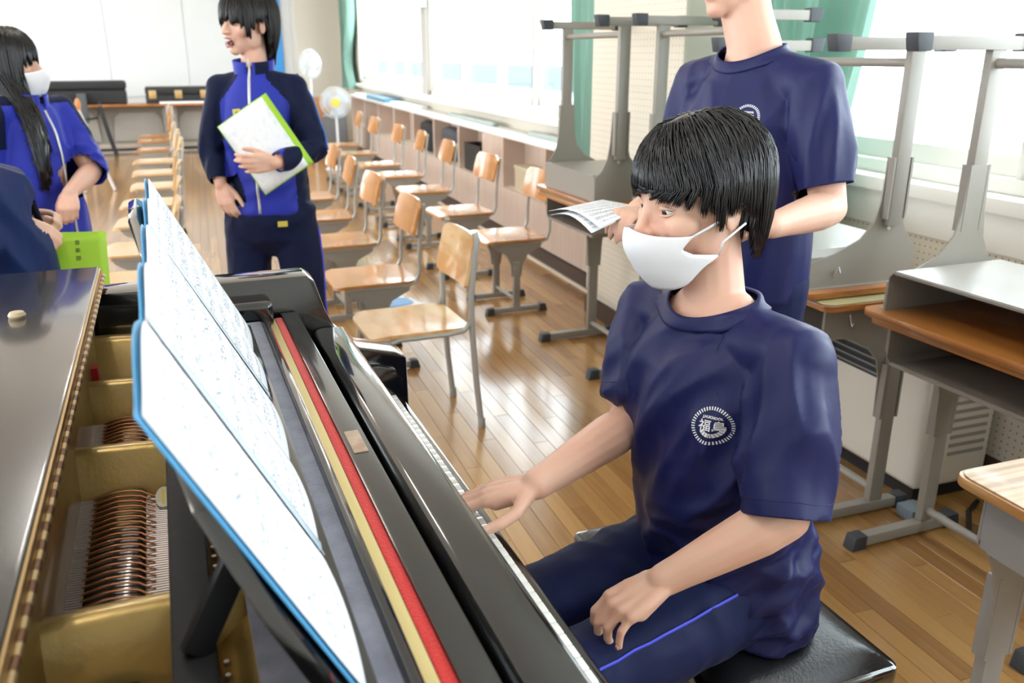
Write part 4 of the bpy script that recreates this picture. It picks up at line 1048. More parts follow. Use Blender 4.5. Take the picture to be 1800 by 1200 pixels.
def neck_h(ang, tilt):
    g = (1+math.sin(ang))/2; return .006-tilt*g**3
def collar(parent, C, L, F, tilt, wid, m_, bv, nm='collar'):
    """ribbed band following the shirt surface round the neck; L, F lateral and forward axes"""
    C, L, F, U = V(C), V(L).normalized(), V(F).normalized(), V(0, 0, 1); rows = []
    for i in range(49):
        a = 2*PI*i/48; d = L*math.cos(a)+F*math.sin(a); row = []
        for j in range(6):
            t = j/5; z = neck_h(a, tilt)-wid*t*(.80+.2*(1+math.sin(a))/2)+.002
            h = bv.ray_cast(C+U*z+d*.02, d, .3); r_ = (h[0]-C-U*z).dot(d) if h[0] is not None else .07
            row.append([r_, z, d])
        rows.append(row)
    for j in range(6):      # smooth radii round the ring
        rr = [rows[i][j][0] for i in range(48)]
        for _ in range(3): rr = [(rr[i-1]+2*rr[i]+rr[(i+1) % 48])/4 for i in range(48)]
        for i in range(49): rows[i][j][0] = min(rr[i % 48], rows[i][0][0]+.022 if j else 9)
    def fn(s_, t):
        i, j = int(round(s_*48)), int(round(t*5)); r_, z, d = rows[i][j]; return C+U*z+d*(r_+.0022+.0012*math.sin(PI*t))
    return MB().grid(fn, 48, 5, .0026).build(nm, m_, parent, auto=0)
def neck_cut(me, C, L, F, tilt, rad=.081):
    C, L, F = (np.array(V(q)) for q in (C, L, F))
    def fn(P):
        q = P-C; l, f, z = q@L, q@F, q[:, 2]; ang = np.arctan2(f, l); g = (1+np.sin(ang))/2
        return (np.hypot(l, f) < rad) & (z > -.010-tilt*g**3)
    prune(me, fn)
def cuff_cut(me, c, d, rad, reach=.10, tip=.04):
    c, d = V(c), V(d).normalized(); bm = bmesh.new(); bm.from_mesh(me)
    def near(p): q = p-c; a = q.dot(d); return -.03 < a < reach and (q-d*a).length < rad*1.45
    fs = [f for f in bm.faces if near(f.calc_center_median())]
    es = {e for f in fs for e in f.edges}; vs = {v for f in fs for v in f.verts}
    bmesh.ops.bisect_plane(bm, geom=fs+list(es)+list(vs), plane_co=c, plane_no=d, clear_outer=False)
    bm.verts.ensure_lookup_table()
    def out(v): q = v.co-c; a = q.dot(d); return 1e-5 < a < reach and (q-d*a).length < rad*1.45
    st = min((v for v in bm.verts), key=lambda v: (v.co-(c+d*tip)).length); seen = {st}; todo = [st]
    while todo:
        v = todo.pop()
        for e in v.link_edges:
            o_ = e.other_vert(v)
            if o_ not in seen and out(o_): seen.add(o_); todo.append(o_)
    dl = list(seen)
    bmesh.ops.delete(bm, geom=dl, context='VERTS')
    left = set(bm.verts); small = []; tot = len(left)      # drop stray islands
    while left:
        v0 = left.pop(); isl = [v0]; todo = [v0]
        while todo:
            for e in todo.pop().link_edges:
                for o_ in e.verts:
                    if o_ in left: left.discard(o_); isl.append(o_); todo.append(o_)
        if len(isl) < tot*.04: small += isl
    if small: bmesh.ops.delete(bm, geom=small, context='VERTS')
    bm.to_mesh(me); bm.free()
def cloth(name, me, m_, parent, thick=.0022, mats=None):
    o = link(name, me, m_, parent, auto=0)
    s_ = o.modifiers.new('cloth_thickness', 'SOLIDIFY'); s_.thickness = thick; s_.offset = -1
    return o

def emblem(parent, bv, P, N, up, size, text=True, m_=PRINT):
    """round school crest printed on cloth: ring of ticks, two characters, rope"""
    P, N = V(P), V(N).normalized(); up = V(up); X = up.cross(N).normalized(); Y = N.cross(X)   # X = to the reader's right
    mb = MB()
    def put2(poly):
        out = []
        for (a, b_) in poly:
            q = P+X*a*size+Y*b_*size+N*.05; h = bv.ray_cast(q, -N, .12)
            out.append((h[0]+h[1]*.0006) if h[0] is not None and h[1].dot(N) > 0 else (P+X*a*size+Y*b_*size))
        mb.add(out, [tuple(range(len(out)))])
    for k in range(44):
        a = 2*PI*k/44; da = .035; r0, r1 = .41, .50
        put2([(r0*math.cos(a-da), r0*math.sin(a-da)), (r1*math.cos(a-da), r1*math.sin(a-da)), (r1*math.cos(a+da), r1*math.sin(a+da)), (r0*math.cos(a+da), r0*math.sin(a+da))])
    for k in range(9):
        a = R(208+k*16); b_ = a+R(13); r0, r1 = .20, .31
        put2([(r0*math.cos(a), r0*math.sin(a)), (r1*math.cos(a+.08), r1*math.sin(a+.08)), (r1*math.cos(b_+.08), r1*math.sin(b_+.08)), (r0*math.cos(b_), r0*math.sin(b_))])
    if text:
        for body, sz, cy in (('福島', .30, -.02), ('J.H.SCHOOL', .085, .22)):
            cu = bpy.data.curves.new('t', 'FONT'); cu.body = body; cu.size = sz*1.05; cu.align_x = 'CENTER'; cu.align_y = 'CENTER'; cu.resolution_u = 2
            cu.offset = .004
            to = bpy.data.objects.new('t', cu); COL.objects.link(to); dg = bpy.context.evaluated_depsgraph_get(); tm = bpy.data.meshes.new_from_object(to.evaluated_get(dg))
            o_ = len(mb.v)
            vs = []
            for v in tm.vertices:
                a, b_ = v.co.x, v.co.y+cy; q = P+X*a*size+Y*b_*size+N*.05; h = bv.ray_cast(q, -N, .12)
                vs.append((h[0]+h[1]*.0006) if h[0] is not None else P+X*a*size+Y*b_*size)
            mb.add(vs, [tuple(p.vertices) for p in tm.polygons])
            bpy.data.objects.remove(to); bpy.data.curves.remove(cu); bpy.data.meshes.remove(tm)
    me = bpy.data.meshes.new('crest'); me.from_pydata(mb.v, [], mb.f); me.update()
    return link('crest', me, m_, parent, smooth=False)
def snapline(bv, pts, lift=.001):
    out = []
    for p in pts:
        h = bv.find_nearest(V(p)); out.append(h[0]+h[1]*lift)
    return out
def frontline(bv, pts, d, lift=.0015):
    out = []; last = None; d = V(d).normalized()
    for p in pts:
        h = bv.ray_cast(V(p)+d*.4, -d, .8); q = (h[0]-V(p)).dot(d) if h[0] is not None else None
        if q is None or (last is not None and abs(q-last) > .02): q = last if last is not None else .1
        last = q; out.append(V(p)+d*(q+lift))
    return out
def nail_parts(parent, nails, k=1.0):
    for (p, d, n_, r_) in nails:
        s_ = d.cross(n_).normalized(); Mx = Matrix((s_, d, n_)).transposed()
        MB().ell(p, (r_*.85, r_*1.05, .0016), 10, 6, Mx).build('finger_nail', NAIL, parent, auto=0)

def shoes(parent, ankles, fd, m_):
    for a in ankles:
        a = V(a); f = V(fd).normalized(); mb = MB()
        mb.tube([a+V(0,0,-.02)-f*.03, V(a.x, a.y, .045)-f*.04, V(a.x, a.y, .04)+f*.08, V(a.x, a.y, .032)+f*.16], [.045, (.046, .042), (.044, .036), (.036, .028)], 12, 'round')
        me = remesh(mb, .006, 3); P = co_np(me); P[:, 2] = np.maximum(P[:, 2], .002); set_np(me, P); link('shoe', me, m_, parent, auto=0)
SHOE = mat('white_indoor_shoe', (.7, .7, .68), .6)

# ================================================================== 1. boy seated at the piano
def seated_boy():
    t = thing('person', 'boy in navy T-shirt and white mask seated at the piano', 'person', (.80, 1.14, 0))
    t.location = (0, 0, 0)
    LAT = V(.32, -.947, 0).normalized(); FWD = V(-.947, -.32, 0).normalized()
    C = V(.742, 1.198, 1.20); HK = 1.06; HM = frame(V(-.985, -.02, -.16), (0, 0, 1), C)
    SL, SR = V(.805, 1.005, .985), V(.728, 1.305, .985)
    EL, WL = V(.752, .915, .772), V(.578, .958, .674); ER, WR = V(.655, 1.235, .80), V(.432, 1.105, .787)
    hipL, kneeL, ankL = V(.82, 1.07, .535), V(.40, .955, .520), V(.42, .96, .10)
    hipR, kneeR, ankR = V(.80, 1.23, .535), V(.375, 1.135, .520), V(.40, 1.14, .10)
    nk = V(.768, 1.165, 1.02)
    b = MB(); add_head(b, HM, HK)
    b.tube([C+V(.022, 0, -.045), C+V(.028, -.012, -.10), nk+V(0, 0, .0), nk+V(.004, -.005, -.06)], [.050, .048, .052, .062], 16, 'round')
    b.tube([nk+V(0, 0, -.026), (SL+nk)/2+V(0,0,-.02), SL+V(0,0,-.006)], [.038, .038, .040], 12, 'round'); b.tube([nk+V(0, 0, -.026), (SR+nk)/2+V(0,0,-.02), SR+V(0,0,-.006)], [.038, .038, .040], 12, 'round')
    b.tube([V(.80, 1.14, .53), V(.785, 1.135, .64), V(.77, 1.14, .78), V(.762, 1.155, .90), V(.766, 1.163, .975)], [(.145, .10), (.13, .10), (.135, .095), (.14, .092), (.11, .07)], 18, 'round', refdir=LAT)
    add_arm(b, SL, EL, WL, .98); add_arm(b, SR, ER, WR, .98)
    nl = []; nr = []
    # left hand resting curled on the thigh
    add_hand(b, WL, V(-.80, .02, -.36), V(-.30, -.25, .9), V(-.15, .95, .1), [(28, 42, 25), (32, 42, 25), (30, 42, 25), (22, 34, 20)], (4, 1, -4, -12), [(.75, .45, -.45), (.9, .1, -.3), (.9, .0, -.3)], .98, nl)
    # right hand flat on the keys
    add_hand(b, WR, V(-.86, .34, -.22), V(-.15, -.2, .95), V(-.45, -.88, 0), [(6, 16, 14), (6, 16, 14), (7, 16, 14), (8, 16, 12)], (2, 0, -2, -6), [(.45, .85, -.25), (.80, .55, -.10), (.9, .35, -.05)], .98, nr)
    for h, k_, a in ((hipL, kneeL, ankL), (hipR, kneeR, ankR)):
        b.tube([h, k_], [.070, .050], 14, 'round'); b.tube([k_, (k_+a)/2, a], [.048, .042, .032], 14, 'round'); b.tube([V(.80, 1.14, .54), h], [.085, .075], 14, 'round')
    me = remesh(b, .0034, 3, .5); shape_head(me, HM, HK); body = link('body', me, SKIN, t, auto=0)
    nail_parts(body, nl+nr)
    face(t, HM, HK, look=(.0, -.12), eye=.72); mask(t, HM, HK)
    # --- shirt
    s = MB()
    s.tube([V(.812, 1.135, .475), V(.808, 1.132, .53), V(.795, 1.127, .62), V(.778, 1.13, .74), V(.765, 1.148, .87), V(.764, 1.16, .94), V(.768, 1.165, .985), V(.77, 1.167, 1.025), V(.772, 1.168, 1.055)],
           [(.168, .130), (.170, .138), (.160, .132), (.155, .125), (.165, .122), (.160, .108), (.115, .085), (.078, .074), (.070, .068)], 28, 'flat', refdir=LAT)
    for S, E, f in ((SL, EL, 1.0), (SR, ER, .80)):
        d = E-S
        s.tube([nk+(S-nk)*.45+V(0,0,-.02), S+V(0,0,.0), S+d*.35, S+d*.7, S+d*f, S+d*(f+(.2 if S is SL else .01))], [.060, .062, .062, .060, .058, .056 if S is SL else .055], 18, 'flat')
        s.ell(S+V(0,0,-.005), (.062, .062, .058), 14, 10)
    sm = remesh(s, .0055, 8, .55)
    folds(sm, [(V(.70, 1.05, .76), .17, V(.10, -.45, .88), .075, .019, 5), (V(.74, 1.03, .58), .16, V(.5, -.6, .35), .045, .016, 4), (V(.78, .95, .88), .12, V(.05, .25, .95), .05, .015, 5),
               (V(.70, 1.13, .90), .13, V(.1, -.6, .8), .075, .014, 4.5), (V(.68, 1.28, .88), .12, V(.1, .2, 1), .055, .012, 4), (V(.84, 1.02, .55), .14, V(.75, -.5, .2), .05, .014, 3)], 3)
    P_ = co_np(sm); P_[:, 2] = np.where(P_[:, 0] > .66, np.maximum(P_[:, 2], .468), P_[:, 2]); set_np(sm, P_)
    CC, tl = V(.768, 1.166, 1.046), .030
    bv0 = bvh_of(sm); neck_cut(sm, CC, LAT, FWD, tl)
    for S, E, f, r_ in ((SL, EL, 1.0, .060),): cuff_cut(sm, S+(E-S)*f, E-S, r_, .12, (E-S).length*.19)
    so = cloth('t_shirt', sm, NAVY, t); bv = bvh_of(sm)
    collar(so, CC, LAT, FWD, tl, .024, NAVY, bv0)
    for S, E, f in ((SL, EL, 1.0), (SR, ER, .80)):   # sleeve hem stitching
        d = (E-S).normalized(); c = S+(E-S)*(f-.10); q = d.to_track_quat('Z', 'Y').to_matrix()
        MB().tube(snapline(bv, [c+q @ V(.075*math.cos(2*PI*i/24), .075*math.sin(2*PI*i/24), 0) for i in range(25)], .0004), .0007, 5).build('hem_seam', NAVY, so, auto=0)
    # raglan seam on the near shoulder
    MB().tube(snapline(bv, [V(.745, 1.10, 1.05), V(.715, 1.07, .99), V(.70, 1.04, .93), V(.705, 1.0, .86), V(.73, .985, .80)], .0003), .0009, 5).build('raglan_seam', NAVY, so, auto=0)
    h = bv.find_nearest(V(.668, 1.005, .885)); emblem(so, bv, h[0], (h[1]+FWD*.5).normalized(), V(0, 0, 1)+h[1]*0, .060)
    # --- trousers
    p = MB()
    p.tube([V(.83, 1.15, .535), V(.80, 1.14, .60)], [(.165, .12), (.15, .10)], 20, 'round', refdir=LAT)
    for h_, k_, a in ((hipL, kneeL, ankL), (hipR, kneeR, ankR)):
        p.tube([V(.81, 1.14, .545), h_, h_+(k_-h_)*.5, k_], [.088, .088, .078, .068], 18, 'round'); p.tube([k_, (k_+a)/2, a+V(0,0,.0)], [.067, .066, .058], 16, 'round')
    pmm = remesh(p, .0065, 8, .5)
    folds(pmm, [(V(.66, 1.0, .6), .14, V(-.6, .6, .2), .06, .004, 4), (V(.66, 1.22, .6), .12, V(-.5, .8, 0), .05, .006, 4), (V(.45, 1.0, .3), .3, V(0, .3, 1), .06, .008, 3)], 5)
    P_ = co_np(pmm); P_[:, 2] = np.where(P_[:, 0] > .665, np.maximum(P_[:, 2], .4665), P_[:, 2]); set_np(pmm, P_)
    po = link('trousers', pmm, NAVYP, t, auto=0); bp_ = bvh_of(pmm)
    ax = (kneeL-hipL).normalized(); sd = V(0, -.62, .78)
    MB().tube(snapline(bp_, [hipL+ax*(.06+.37*i/12)+V(.0, -.062, .062) for i in range(13)], .0006), [(.0035, .0015)]*13, 6).build('side_piping', STRIPE, po, auto=0)
    shoes(t, (ankL, ankR), (-1, 0, 0), SHOE)
    # --- hair
    def zc(p):
        a = abs(p); d = math.degrees(a)
        xs = [0, 12, 25, 45, 62, 78, 90, 100, 112, 122, 140, 180]; ys = [.032, .038, .034, .025, .004, -.014, -.002, .000, -.036, -.066, -.088, -.098]
        return float(np.interp(d, xs, ys))
    hair(t, HM, zc, 5600, HAIR, pole=((-.25, .45, 1), (-.12, -.35, 1)), thick=.021, seed=3, sweep=lambda p, u: -.10-.35*math.exp(-((p-.5)/.6)**2), rad=.00095, jit=.017, k=HK, nlock=58)
    rebase(t, (.80, 1.14, 0)); return t
seated_boy()
# ================================================================== other students
def tshirt_top(t, spine, LAT, FWD, nk, SL, EL, SR, ER, fr, CC, tl, fs, seed, vox=.0065):
    s = MB(); s.tube([V(p[0]) for p in spine], [p[1] for p in spine], 26, 'flat', refdir=LAT)
    for S, E in ((SL, EL), (SR, ER)):
        d = E-S; s.tube([nk+(S-nk)*.45+V(0,0,-.02), S, S+d*.35, S+d*.7, S+d*fr, S+d*(fr+.2)], [.060, .062, .062, .060, .058, .056], 16, 'flat'); s.ell(S, (.060, .060, .055), 14, 10)
    me = remesh(s, vox, 8, .55); folds(me, fs, seed); bv0 = bvh_of(me)
    neck_cut(me, CC, LAT, FWD, tl)
    for S, E in ((SL, EL), (SR, ER)): cuff_cut(me, S+(E-S)*fr, E-S, .047, .075, (E-S).length*.19)
    so = cloth('t_shirt', me, NAVY, t); collar(so, CC, LAT, FWD, tl, .026, NAVY, bv0)
    return so, me
def legs_body(b, hips, knees, anks):
    for h, k_, a in zip(hips, knees, anks): b.tube([h, k_], [.070, .048], 12, 'round'); b.tube([k_, (k_+a)/2, a], [.047, .042, .03], 12, 'round')
def trousers(t, hips, knees, anks, pel, LAT, m_, r=(.09, .075, .07), vox=.008, seed=1):
    p = MB(); p.tube([pel+V(0,0,-.06), pel+V(0,0,.10)], [(.165, .12), (.145, .10)], 18, 'round', refdir=LAT)
    for h, k_, a in zip(hips, knees, anks): p.tube([h+V(0,0,.03), h, (h+k_)/2, k_, (k_+a)/2, a], [r[0], r[0], .083, r[1], .072, r[2]], 16, 'flat')
    me = remesh(p, vox, 8, .5); c = (knees[0]+knees[1])/2
    folds(me, [(c, .3, V(.2, 0, 1), .07, .008, 4), (pel, .2, V(.8, .3, .2), .06, .006, 3)], seed); return link('trousers', me, m_, t, auto=0), me

def standing_boy():
    t = thing('person', 'boy in navy T-shirt standing behind the seated pianist holding papers', 'person')
    FWD = V(-.94, -.34, 0).normalized(); LAT = V(.34, -.94, 0).normalized()
    SL, SR = V(1.262, 1.600, 1.355), V(1.158, 1.900, 1.355); mid = (SL+SR)/2
    C = V(1.172, 1.79, 1.614); HM = frame(V(-.97, -.25, -.05), (0,0,1), C)
    nk = V(1.205, 1.755, 1.42)
    EL, WL = V(1.275, 1.525, 1.10), V(1.065, 1.44, 1.09); ER, WR = V(1.12, 1.93, 1.09), V(.93, 1.76, 1.075)
    pel = V(1.225, 1.765, .92); hips = [pel+LAT*.09+V(0,0,-.03), pel-LAT*.09+V(0,0,-.03)]
    knees = [h+V(0, 0, -.40)+FWD*.01 for h in hips]; anks = [V(h.x+.01, h.y, .085)+LAT*s_ for h, s_ in zip(hips, (.02, -.02))]
    b = MB(); add_head(b, HM, 1.04)
    b.tube([C+V(.012, .0, -.05), C+V(.022, -.018, -.12), nk+V(0,0,.02), nk+V(.005, 0, -.05)], [.057, .057, .061, .075], 16, 'round')
    for S in (SL, SR): b.tube([nk+V(0,0,-.03), (S+nk)/2+V(0,0,-.022), S+V(0,0,-.008)], [.040, .038, .040], 12, 'round')
    b.tube([pel, pel+V(-.005,0,.15), pel+V(-.01,0,.30), mid+V(0,0,-.10), mid+V(0,0,-.02)], [(.15, .10), (.135, .10), (.145, .10), (.155, .10), (.12, .07)], 18, 'round', refdir=LAT)
    add_arm(b, SL, EL, WL, 1.05); add_arm(b, SR, ER, WR, 1.05); nails = []
    add_hand(b, WR, V(-.72, -.60, .05), V(.1, .25, .95), V(.6, -.8, 0), [(30, 35, 25)]*4, (2, 0, -2, -4), [(.8, .3, -.6), (.95, .1, -.3), (1, 0, -.2)], 1.0, nails)
    add_hand(b, WL, V(-.90, .30, -.03), V(-.1, 0, 1), V(.2, .95, 0), [(30, 40, 25)]*4, (2, 0, -2, -4), [(.8, .3, -.6), (.95, .1, -.3), (1, 0, -.2)], 1.0)
    legs_body(b, hips, knees, anks)
    me = remesh(b, .0048, 3); shape_head(me, HM, 1.04); link('body', me, SKIN, t, auto=0)
    face(t, HM, 1.04); lips(t, HM, 1.04)
    so, sm = tshirt_top(t, [(pel+V(0,0,-.06), (.180, .135)), (pel+V(0,0,.06), (.178, .132)), (pel+V(-.005,0,.2), (.170, .125)), (pel+V(-.01,0,.33), (.178, .128)), (mid+V(0,0,-.06), (.178, .115)), (mid+V(0,0,.01), (.125, .09)), (nk+V(0,0,-.005), (.082, .076)), (nk+V(0,0,.03), (.070, .068))],
        LAT, FWD, nk, SL, EL, SR, ER, .82, V(1.205, 1.755, 1.436), .040,
        [(V(1.10, 1.68, 1.15), .22, V(.1, -.1, 1), .08, .014, 5), (V(1.27, 1.55, 1.25), .11, V(0, .1, 1), .055, .014, 5), (V(1.12, 1.82, 1.25), .14, V(0, .2, 1), .07, .014, 5)], 11)
    bv = bvh_of(sm); h = bv.find_nearest(V(1.085, 1.615, 1.300)); emblem(so, bv, h[0], (h[1]+FWD).normalized(), V(0,0,1), .062)
    MB().tube(snapline(bv, [V(1.16, 1.65, 1.44), V(1.14, 1.61, 1.36), V(1.16, 1.58, 1.27), V(1.20, 1.56, 1.20)], .0003), .0009, 5).build('raglan_seam', NAVY, so, auto=0)
    trousers(t, hips, knees, anks, pel, LAT, NAVYP, seed=21); shoes(t, anks, FWD, SHOE)
    hair(t, HM, lambda p: float(np.interp(abs(math.degrees(p)), [0, 50, 80, 110, 180], [.03, .01, -.0, -.04, -.07])), 700, HAIR, thick=.018, seed=5, rad=.003, k=1.04)
    rebase(t, (1.225, 1.765, 0))
    # papers in his right hand
    pp = thing('paper_sheets', 'two white printed sheets held by the standing boy', 'papers')
    Q = [V(*q) for q in [(0.73, 1.8, 1.071), (0.904, 1.883, 1.069), (0.934, 1.762, 1.073), (0.743, 1.603, 1.066)]]
    def sh(dz, sk):
        def fn(s_, q):
            p = (Q[0]*(1-s_)+Q[1]*s_)*(1-q)+(Q[3]*(1-s_)+Q[2]*s_)*q
            return p+V(sk*q, sk*.4, dz+.018*math.sin(PI*q)*(1-s_)+.006*s_*(1-q))
        return fn
    page_obj('sheet', sh(0, 0), 8, 8, pp); page_obj('sheet', sh(.008, .022), 8, 8, pp)
    rebase(pp, (.78, 1.66, 1.06))
standing_boy()

def jacket(t, spine, LAT, FWD, nk, arms, fr, CC, navy_fn, fs, seed, m1=ROYAL, m2=DNAVY, vox=.007, rs=.062):
    s = MB(); s.tube([V(p[0]) for p in spine], [p[1] for p in spine], 26, 'flat', refdir=LAT)
    for (S, E, W), f in zip(arms, fr):
        d2 = W-E; s.tube([nk+(S-nk)*.45+V(0,0,-.02), S, S+(E-S)*.4, E, E+d2*.45, E+d2*f, E+d2*(f+.18)], [rs*.95, rs, rs*.98, rs*.92, rs*.84, rs*.66, rs*.62], 16, 'flat'); s.ell(S, (rs, rs, rs*.92), 14, 10)
    me = remesh(s, vox, 8, .55); folds(me, fs, seed)
    for (S, E, W), f in zip(arms, fr): cuff_cut(me, E+(W-E)*f, W-E, .05, .10, (W-E).length*.17)
    o = cloth('jacket', me, m1, t); me.materials.append(m2)
    for p in me.polygons:
        if navy_fn(p.center): p.material_index = 1
    return o, me

def girl_short():
    t = thing('person', 'laughing short-haired student in blue and navy tracksuit holding a clear file', 'person')
    FWD = V(-.30, -.954, 0).normalized(); LAT = V(.954, -.30, 0).normalized()
    mid = V(.205, 3.37, 1.315); SL, SR = mid+LAT*.132+V(0,0,-.01), mid-LAT*.132+V(0,0,-.01)
    C = V(.195, 3.415, 1.525); HM = frame(V(-.84, -.54, -.02), (0.0,0,1), C)
    nk = V(.205, 3.385, 1.36)
    EL, WL = V(.375, 3.235, 1.085), V(.225, 3.125, 1.06); ER, WR = V(.03, 3.42, 1.08), V(.045, 3.345, .965)
    pel = V(.215, 3.39, .88); hips = [pel+LAT*.085+V(0,0,-.03), pel-LAT*.085+V(0,0,-.03)]
    knees = [h+V(0,0,-.38)+LAT*s_ for h, s_ in zip(hips, (.03, -.03))]; anks = [V(h.x, h.y, .08)+LAT*s_ for h, s_ in zip(hips, (.05, -.05))]
    b = MB(); add_head(b, HM, .98)
    b.tube([C+V(.01, .008, -.05), C+V(.012, .0, -.11), nk+V(0,0,.0), nk+V(0,0,-.06)], [.047, .046, .050, .06], 14, 'round')
    for S in (SL, SR): b.tube([nk+V(0,0,-.03), S], [.042, .038], 12, 'round')
    b.tube([pel, pel+V(0,0,.18), mid+V(0,0,-.10), mid+V(0,0,-.02)], [(.13, .09), (.115, .085), (.13, .085), (.10, .06)], 16, 'round', refdir=LAT)
    add_arm(b, SL, EL, WL, .9); add_arm(b, SR, ER, WR, .9)
    add_hand(b, WL, V(-.93, -.22, .02), V(-.25, -.95, .1), V(.05, 0, 1), [(20, 30, 20), (25, 35, 20), (30, 38, 20), (32, 40, 22)], (6, 1, -4, -9), [(.75, .5, -.35), (.9, .25, -.2), (.95, .1, -.2)], .92)
    add_hand(b, WR, V(.15, -.28, -.92), V(-.6, -.7, -.2), V(.75, -.5, 0), [(22, 28, 20), (24, 30, 20), (26, 30, 20), (28, 32, 20)], (4, 0, -3, -6), [(.75, .55, -.2), (.9, .3, -.1), (.95, .2, -.1)], .92)
    legs_body(b, hips, knees, anks)
    me = remesh(b, .0045, 3); shape_head(me, HM, .98, mouth=1); link('body', me, SKIN, t, auto=0)
    face(t, HM, .98, look=(.1, -.1), eye=.7); lips(t, HM, .98, 1.0)
    def nav(c):
        q = c-mid; l = q.dot(LAT); f = q.dot(FWD)
        if abs(l) > .126: return True
        return q.z > -.015-.35*max(0, .15-abs(l))*0+(.04-(abs(l)-.05)*1.15) if abs(l) > .05 else q.z > .055
    arms = ((SL, EL, WL), (SR, ER, WR))
    jo, jm = jacket(t, [(pel+V(0,0,-.03), (.155, .125)), (pel+V(0,0,.08), (.150, .12)), (pel+V(0,0,.22), (.142, .112)), (mid+V(0,0,-.12), (.142, .112)), (mid+V(0,0,-.04), (.132, .10)), (mid+V(0,0,.01), (.100, .08)), (nk+V(0,0,-.005), (.066, .064))],
        LAT, FWD, nk, arms, (.90, .88), None, nav,
        [(V(.2, 3.28, 1.05), .2, V(.3, 0, 1), .07, .010, 4), (V(.37, 3.28, 1.13), .12, V(.5, -.3, .6), .045, .010, 3), (V(.03, 3.4, 1.08), .12, V(.4, 0, .8), .05, .010, 3), (V(.25, 3.28, .92), .13, V(.9, 0, .3), .06, .007, 3)], 31, rs=.052)
    bv = bvh_of(jm)
    # stand-up collar
    def colr(s_, q):
        a = R(98)+R(344)*s_; rr = 1+.06*q
        return nk+V(0, 0, -.012+.062*q-.018*(1+math.sin(a))/2)+LAT*(.066*rr*math.cos(a))+FWD*(.066*rr*math.sin(a)+.012)
    MB().grid(colr, 36, 5, .004).build('stand_collar', ROYAL, jo, auto=0)
    MB().grid(lambda s_, q: colr(.30+.0*s_ if False else (.86+.12*s_), q)+FWD*.001+LAT*.002, 8, 5, .006).build('collar_facing', DNAVY, jo, auto=0)
    zl = frontline(bv, [V(nk.x, nk.y, z) for z in np.linspace(1.335, .86, 24)], FWD)
    MB().tube([nk+FWD*.079+V(0,0,.045), nk+FWD*.080+V(0,0,.0)]+zl, [(.0055, .002)]*26, 6, refdir=LAT).build('zip', ZIP, jo, auto=0)
    for sgn in (1,):
        MB().tube(snapline(bv, [SL+V(.02, 0, .06)]+[SL+(EL-SL)*q+LAT*.09+V(0, .0, .0) for q in (.1, .3, .5, .7, .9)]+[EL+LAT*.08], .0015), [(.006, .002)]*7, 6).build('sleeve_stripe', LSTRIPE, jo, auto=0)
    h = bv.find_nearest(mid+LAT*.072+FWD*.2+V(0,0,-.082)); emblem(jo, bv, h[0], (h[1]+FWD).normalized(), V(0,0,1), .05, text=True)
    h = bv.find_nearest(mid-LAT*.085+FWD*.2+V(0,0,-.085)); N = (h[1]+FWD).normalized(); X = V(0,0,1).cross(N).normalized(); Y = N.cross(X)
    lg = MB()
    for poly in ([(-.016, .012), (.014, .015), (.016, .006), (-.004, .004), (-.006, -.012), (-.014, -.013)], [(.002, .0), (.016, .002), (.014, -.008), (.004, -.013), (.0, -.006)]):
        vs = []
        for a, c in poly:
            hh = bv.ray_cast(h[0]+X*a+Y*c+N*.05, -N, .1); vs.append((hh[0] if hh[0] is not None else h[0]+X*a+Y*c)+N*.0012)
        lg.add(vs, [tuple(range(len(vs)))])
    lg.build('chest_mark', YPRINT, jo, smooth=False)
    to, tm = trousers(t, hips, knees, anks, pel, LAT, DNAVY, (.088, .072, .065), seed=41)
    bt = bvh_of(tm); h = bt.find_nearest(pel+LAT*.10+FWD*.2+V(0,0,-.065)); N = h[1]; X = V(0,0,1).cross(N).normalized(); Y = N.cross(X)
    MB().add([h[0]+X*a+Y*c+N*.003 for a, c in ((-.018, -.011), (.018, -.011), (.018, .011), (-.018, .011))], [(0,1,2,3)]).build('trouser_mark', YPRINT, to, smooth=False)
    MB().tube(snapline(bt, [hips[0]+LAT*.2+V(0,0,-.05-.6*i/10) for i in range(11)], .001), [(.004, .0015)]*11, 6).build('side_piping', STRIPE, to, auto=0)
    shoes(t, anks, FWD, SHOE)
    def zc(p):
        d = math.degrees(p)
        if d > 0: return float(np.interp(d, [0, 22, 36, 46, 56, 66, 74, 92, 100, 130, 180], [.012, .006, -.014, -.036, -.040, -.010, .012, .010, -.095, -.135, -.140]))
        return float(np.interp(-d, [0, 30, 60, 100, 130, 180], [.012, .01, -.03, -.09, -.135, -.140]))
    hair(t, HM, zc, 2600, HAIRB, pole=((.15, .35, 1), (.05, -.3, 1)), thick=.022, seed=9, rad=.0019, jit=.014, flare=.35, k=.98, shrink=lambda p: .25+.5*max(0, -math.cos(p)), nlock=60)
    rebase(t, (.215, 3.39, 0))
    # clear file with a white sheet and lime edge
    cf = thing('clear_file', 'lime-edged clear file with white sheet held by the laughing student', 'file')
    ct = V(.205, 3.195, 1.115); n_ = V(-.32, -.94, .10).normalized(); X = V(0,0,1).cross(n_).normalized(); Y = n_.cross(X); a = R(33)
    ex, ey = X*math.cos(a)+Y*math.sin(a), -X*math.sin(a)+Y*math.cos(a)
    def fl2(w0, w1, h0, h1, z): return lambda s_, q: ct+ex*(w0+(w1-w0)*s_)+ey*(h0+(h1-h0)*q)+n_*(z+.008*math.sin(PI*s_))
    page_obj('file_cover', fl2(-.104, .108, -.142, .142, 0), 8, 8, cf, LIME)
    page_obj('white_sheet', fl2(-.100, .088, -.138, .138, .0025), 8, 8, cf, mat('faint_print_sheet', (.86, .89, .92), .5, var=((60, 60, 60), (.78, .82, .88), 3, .55, .65)))
    rebase(cf, ct)
girl_short()

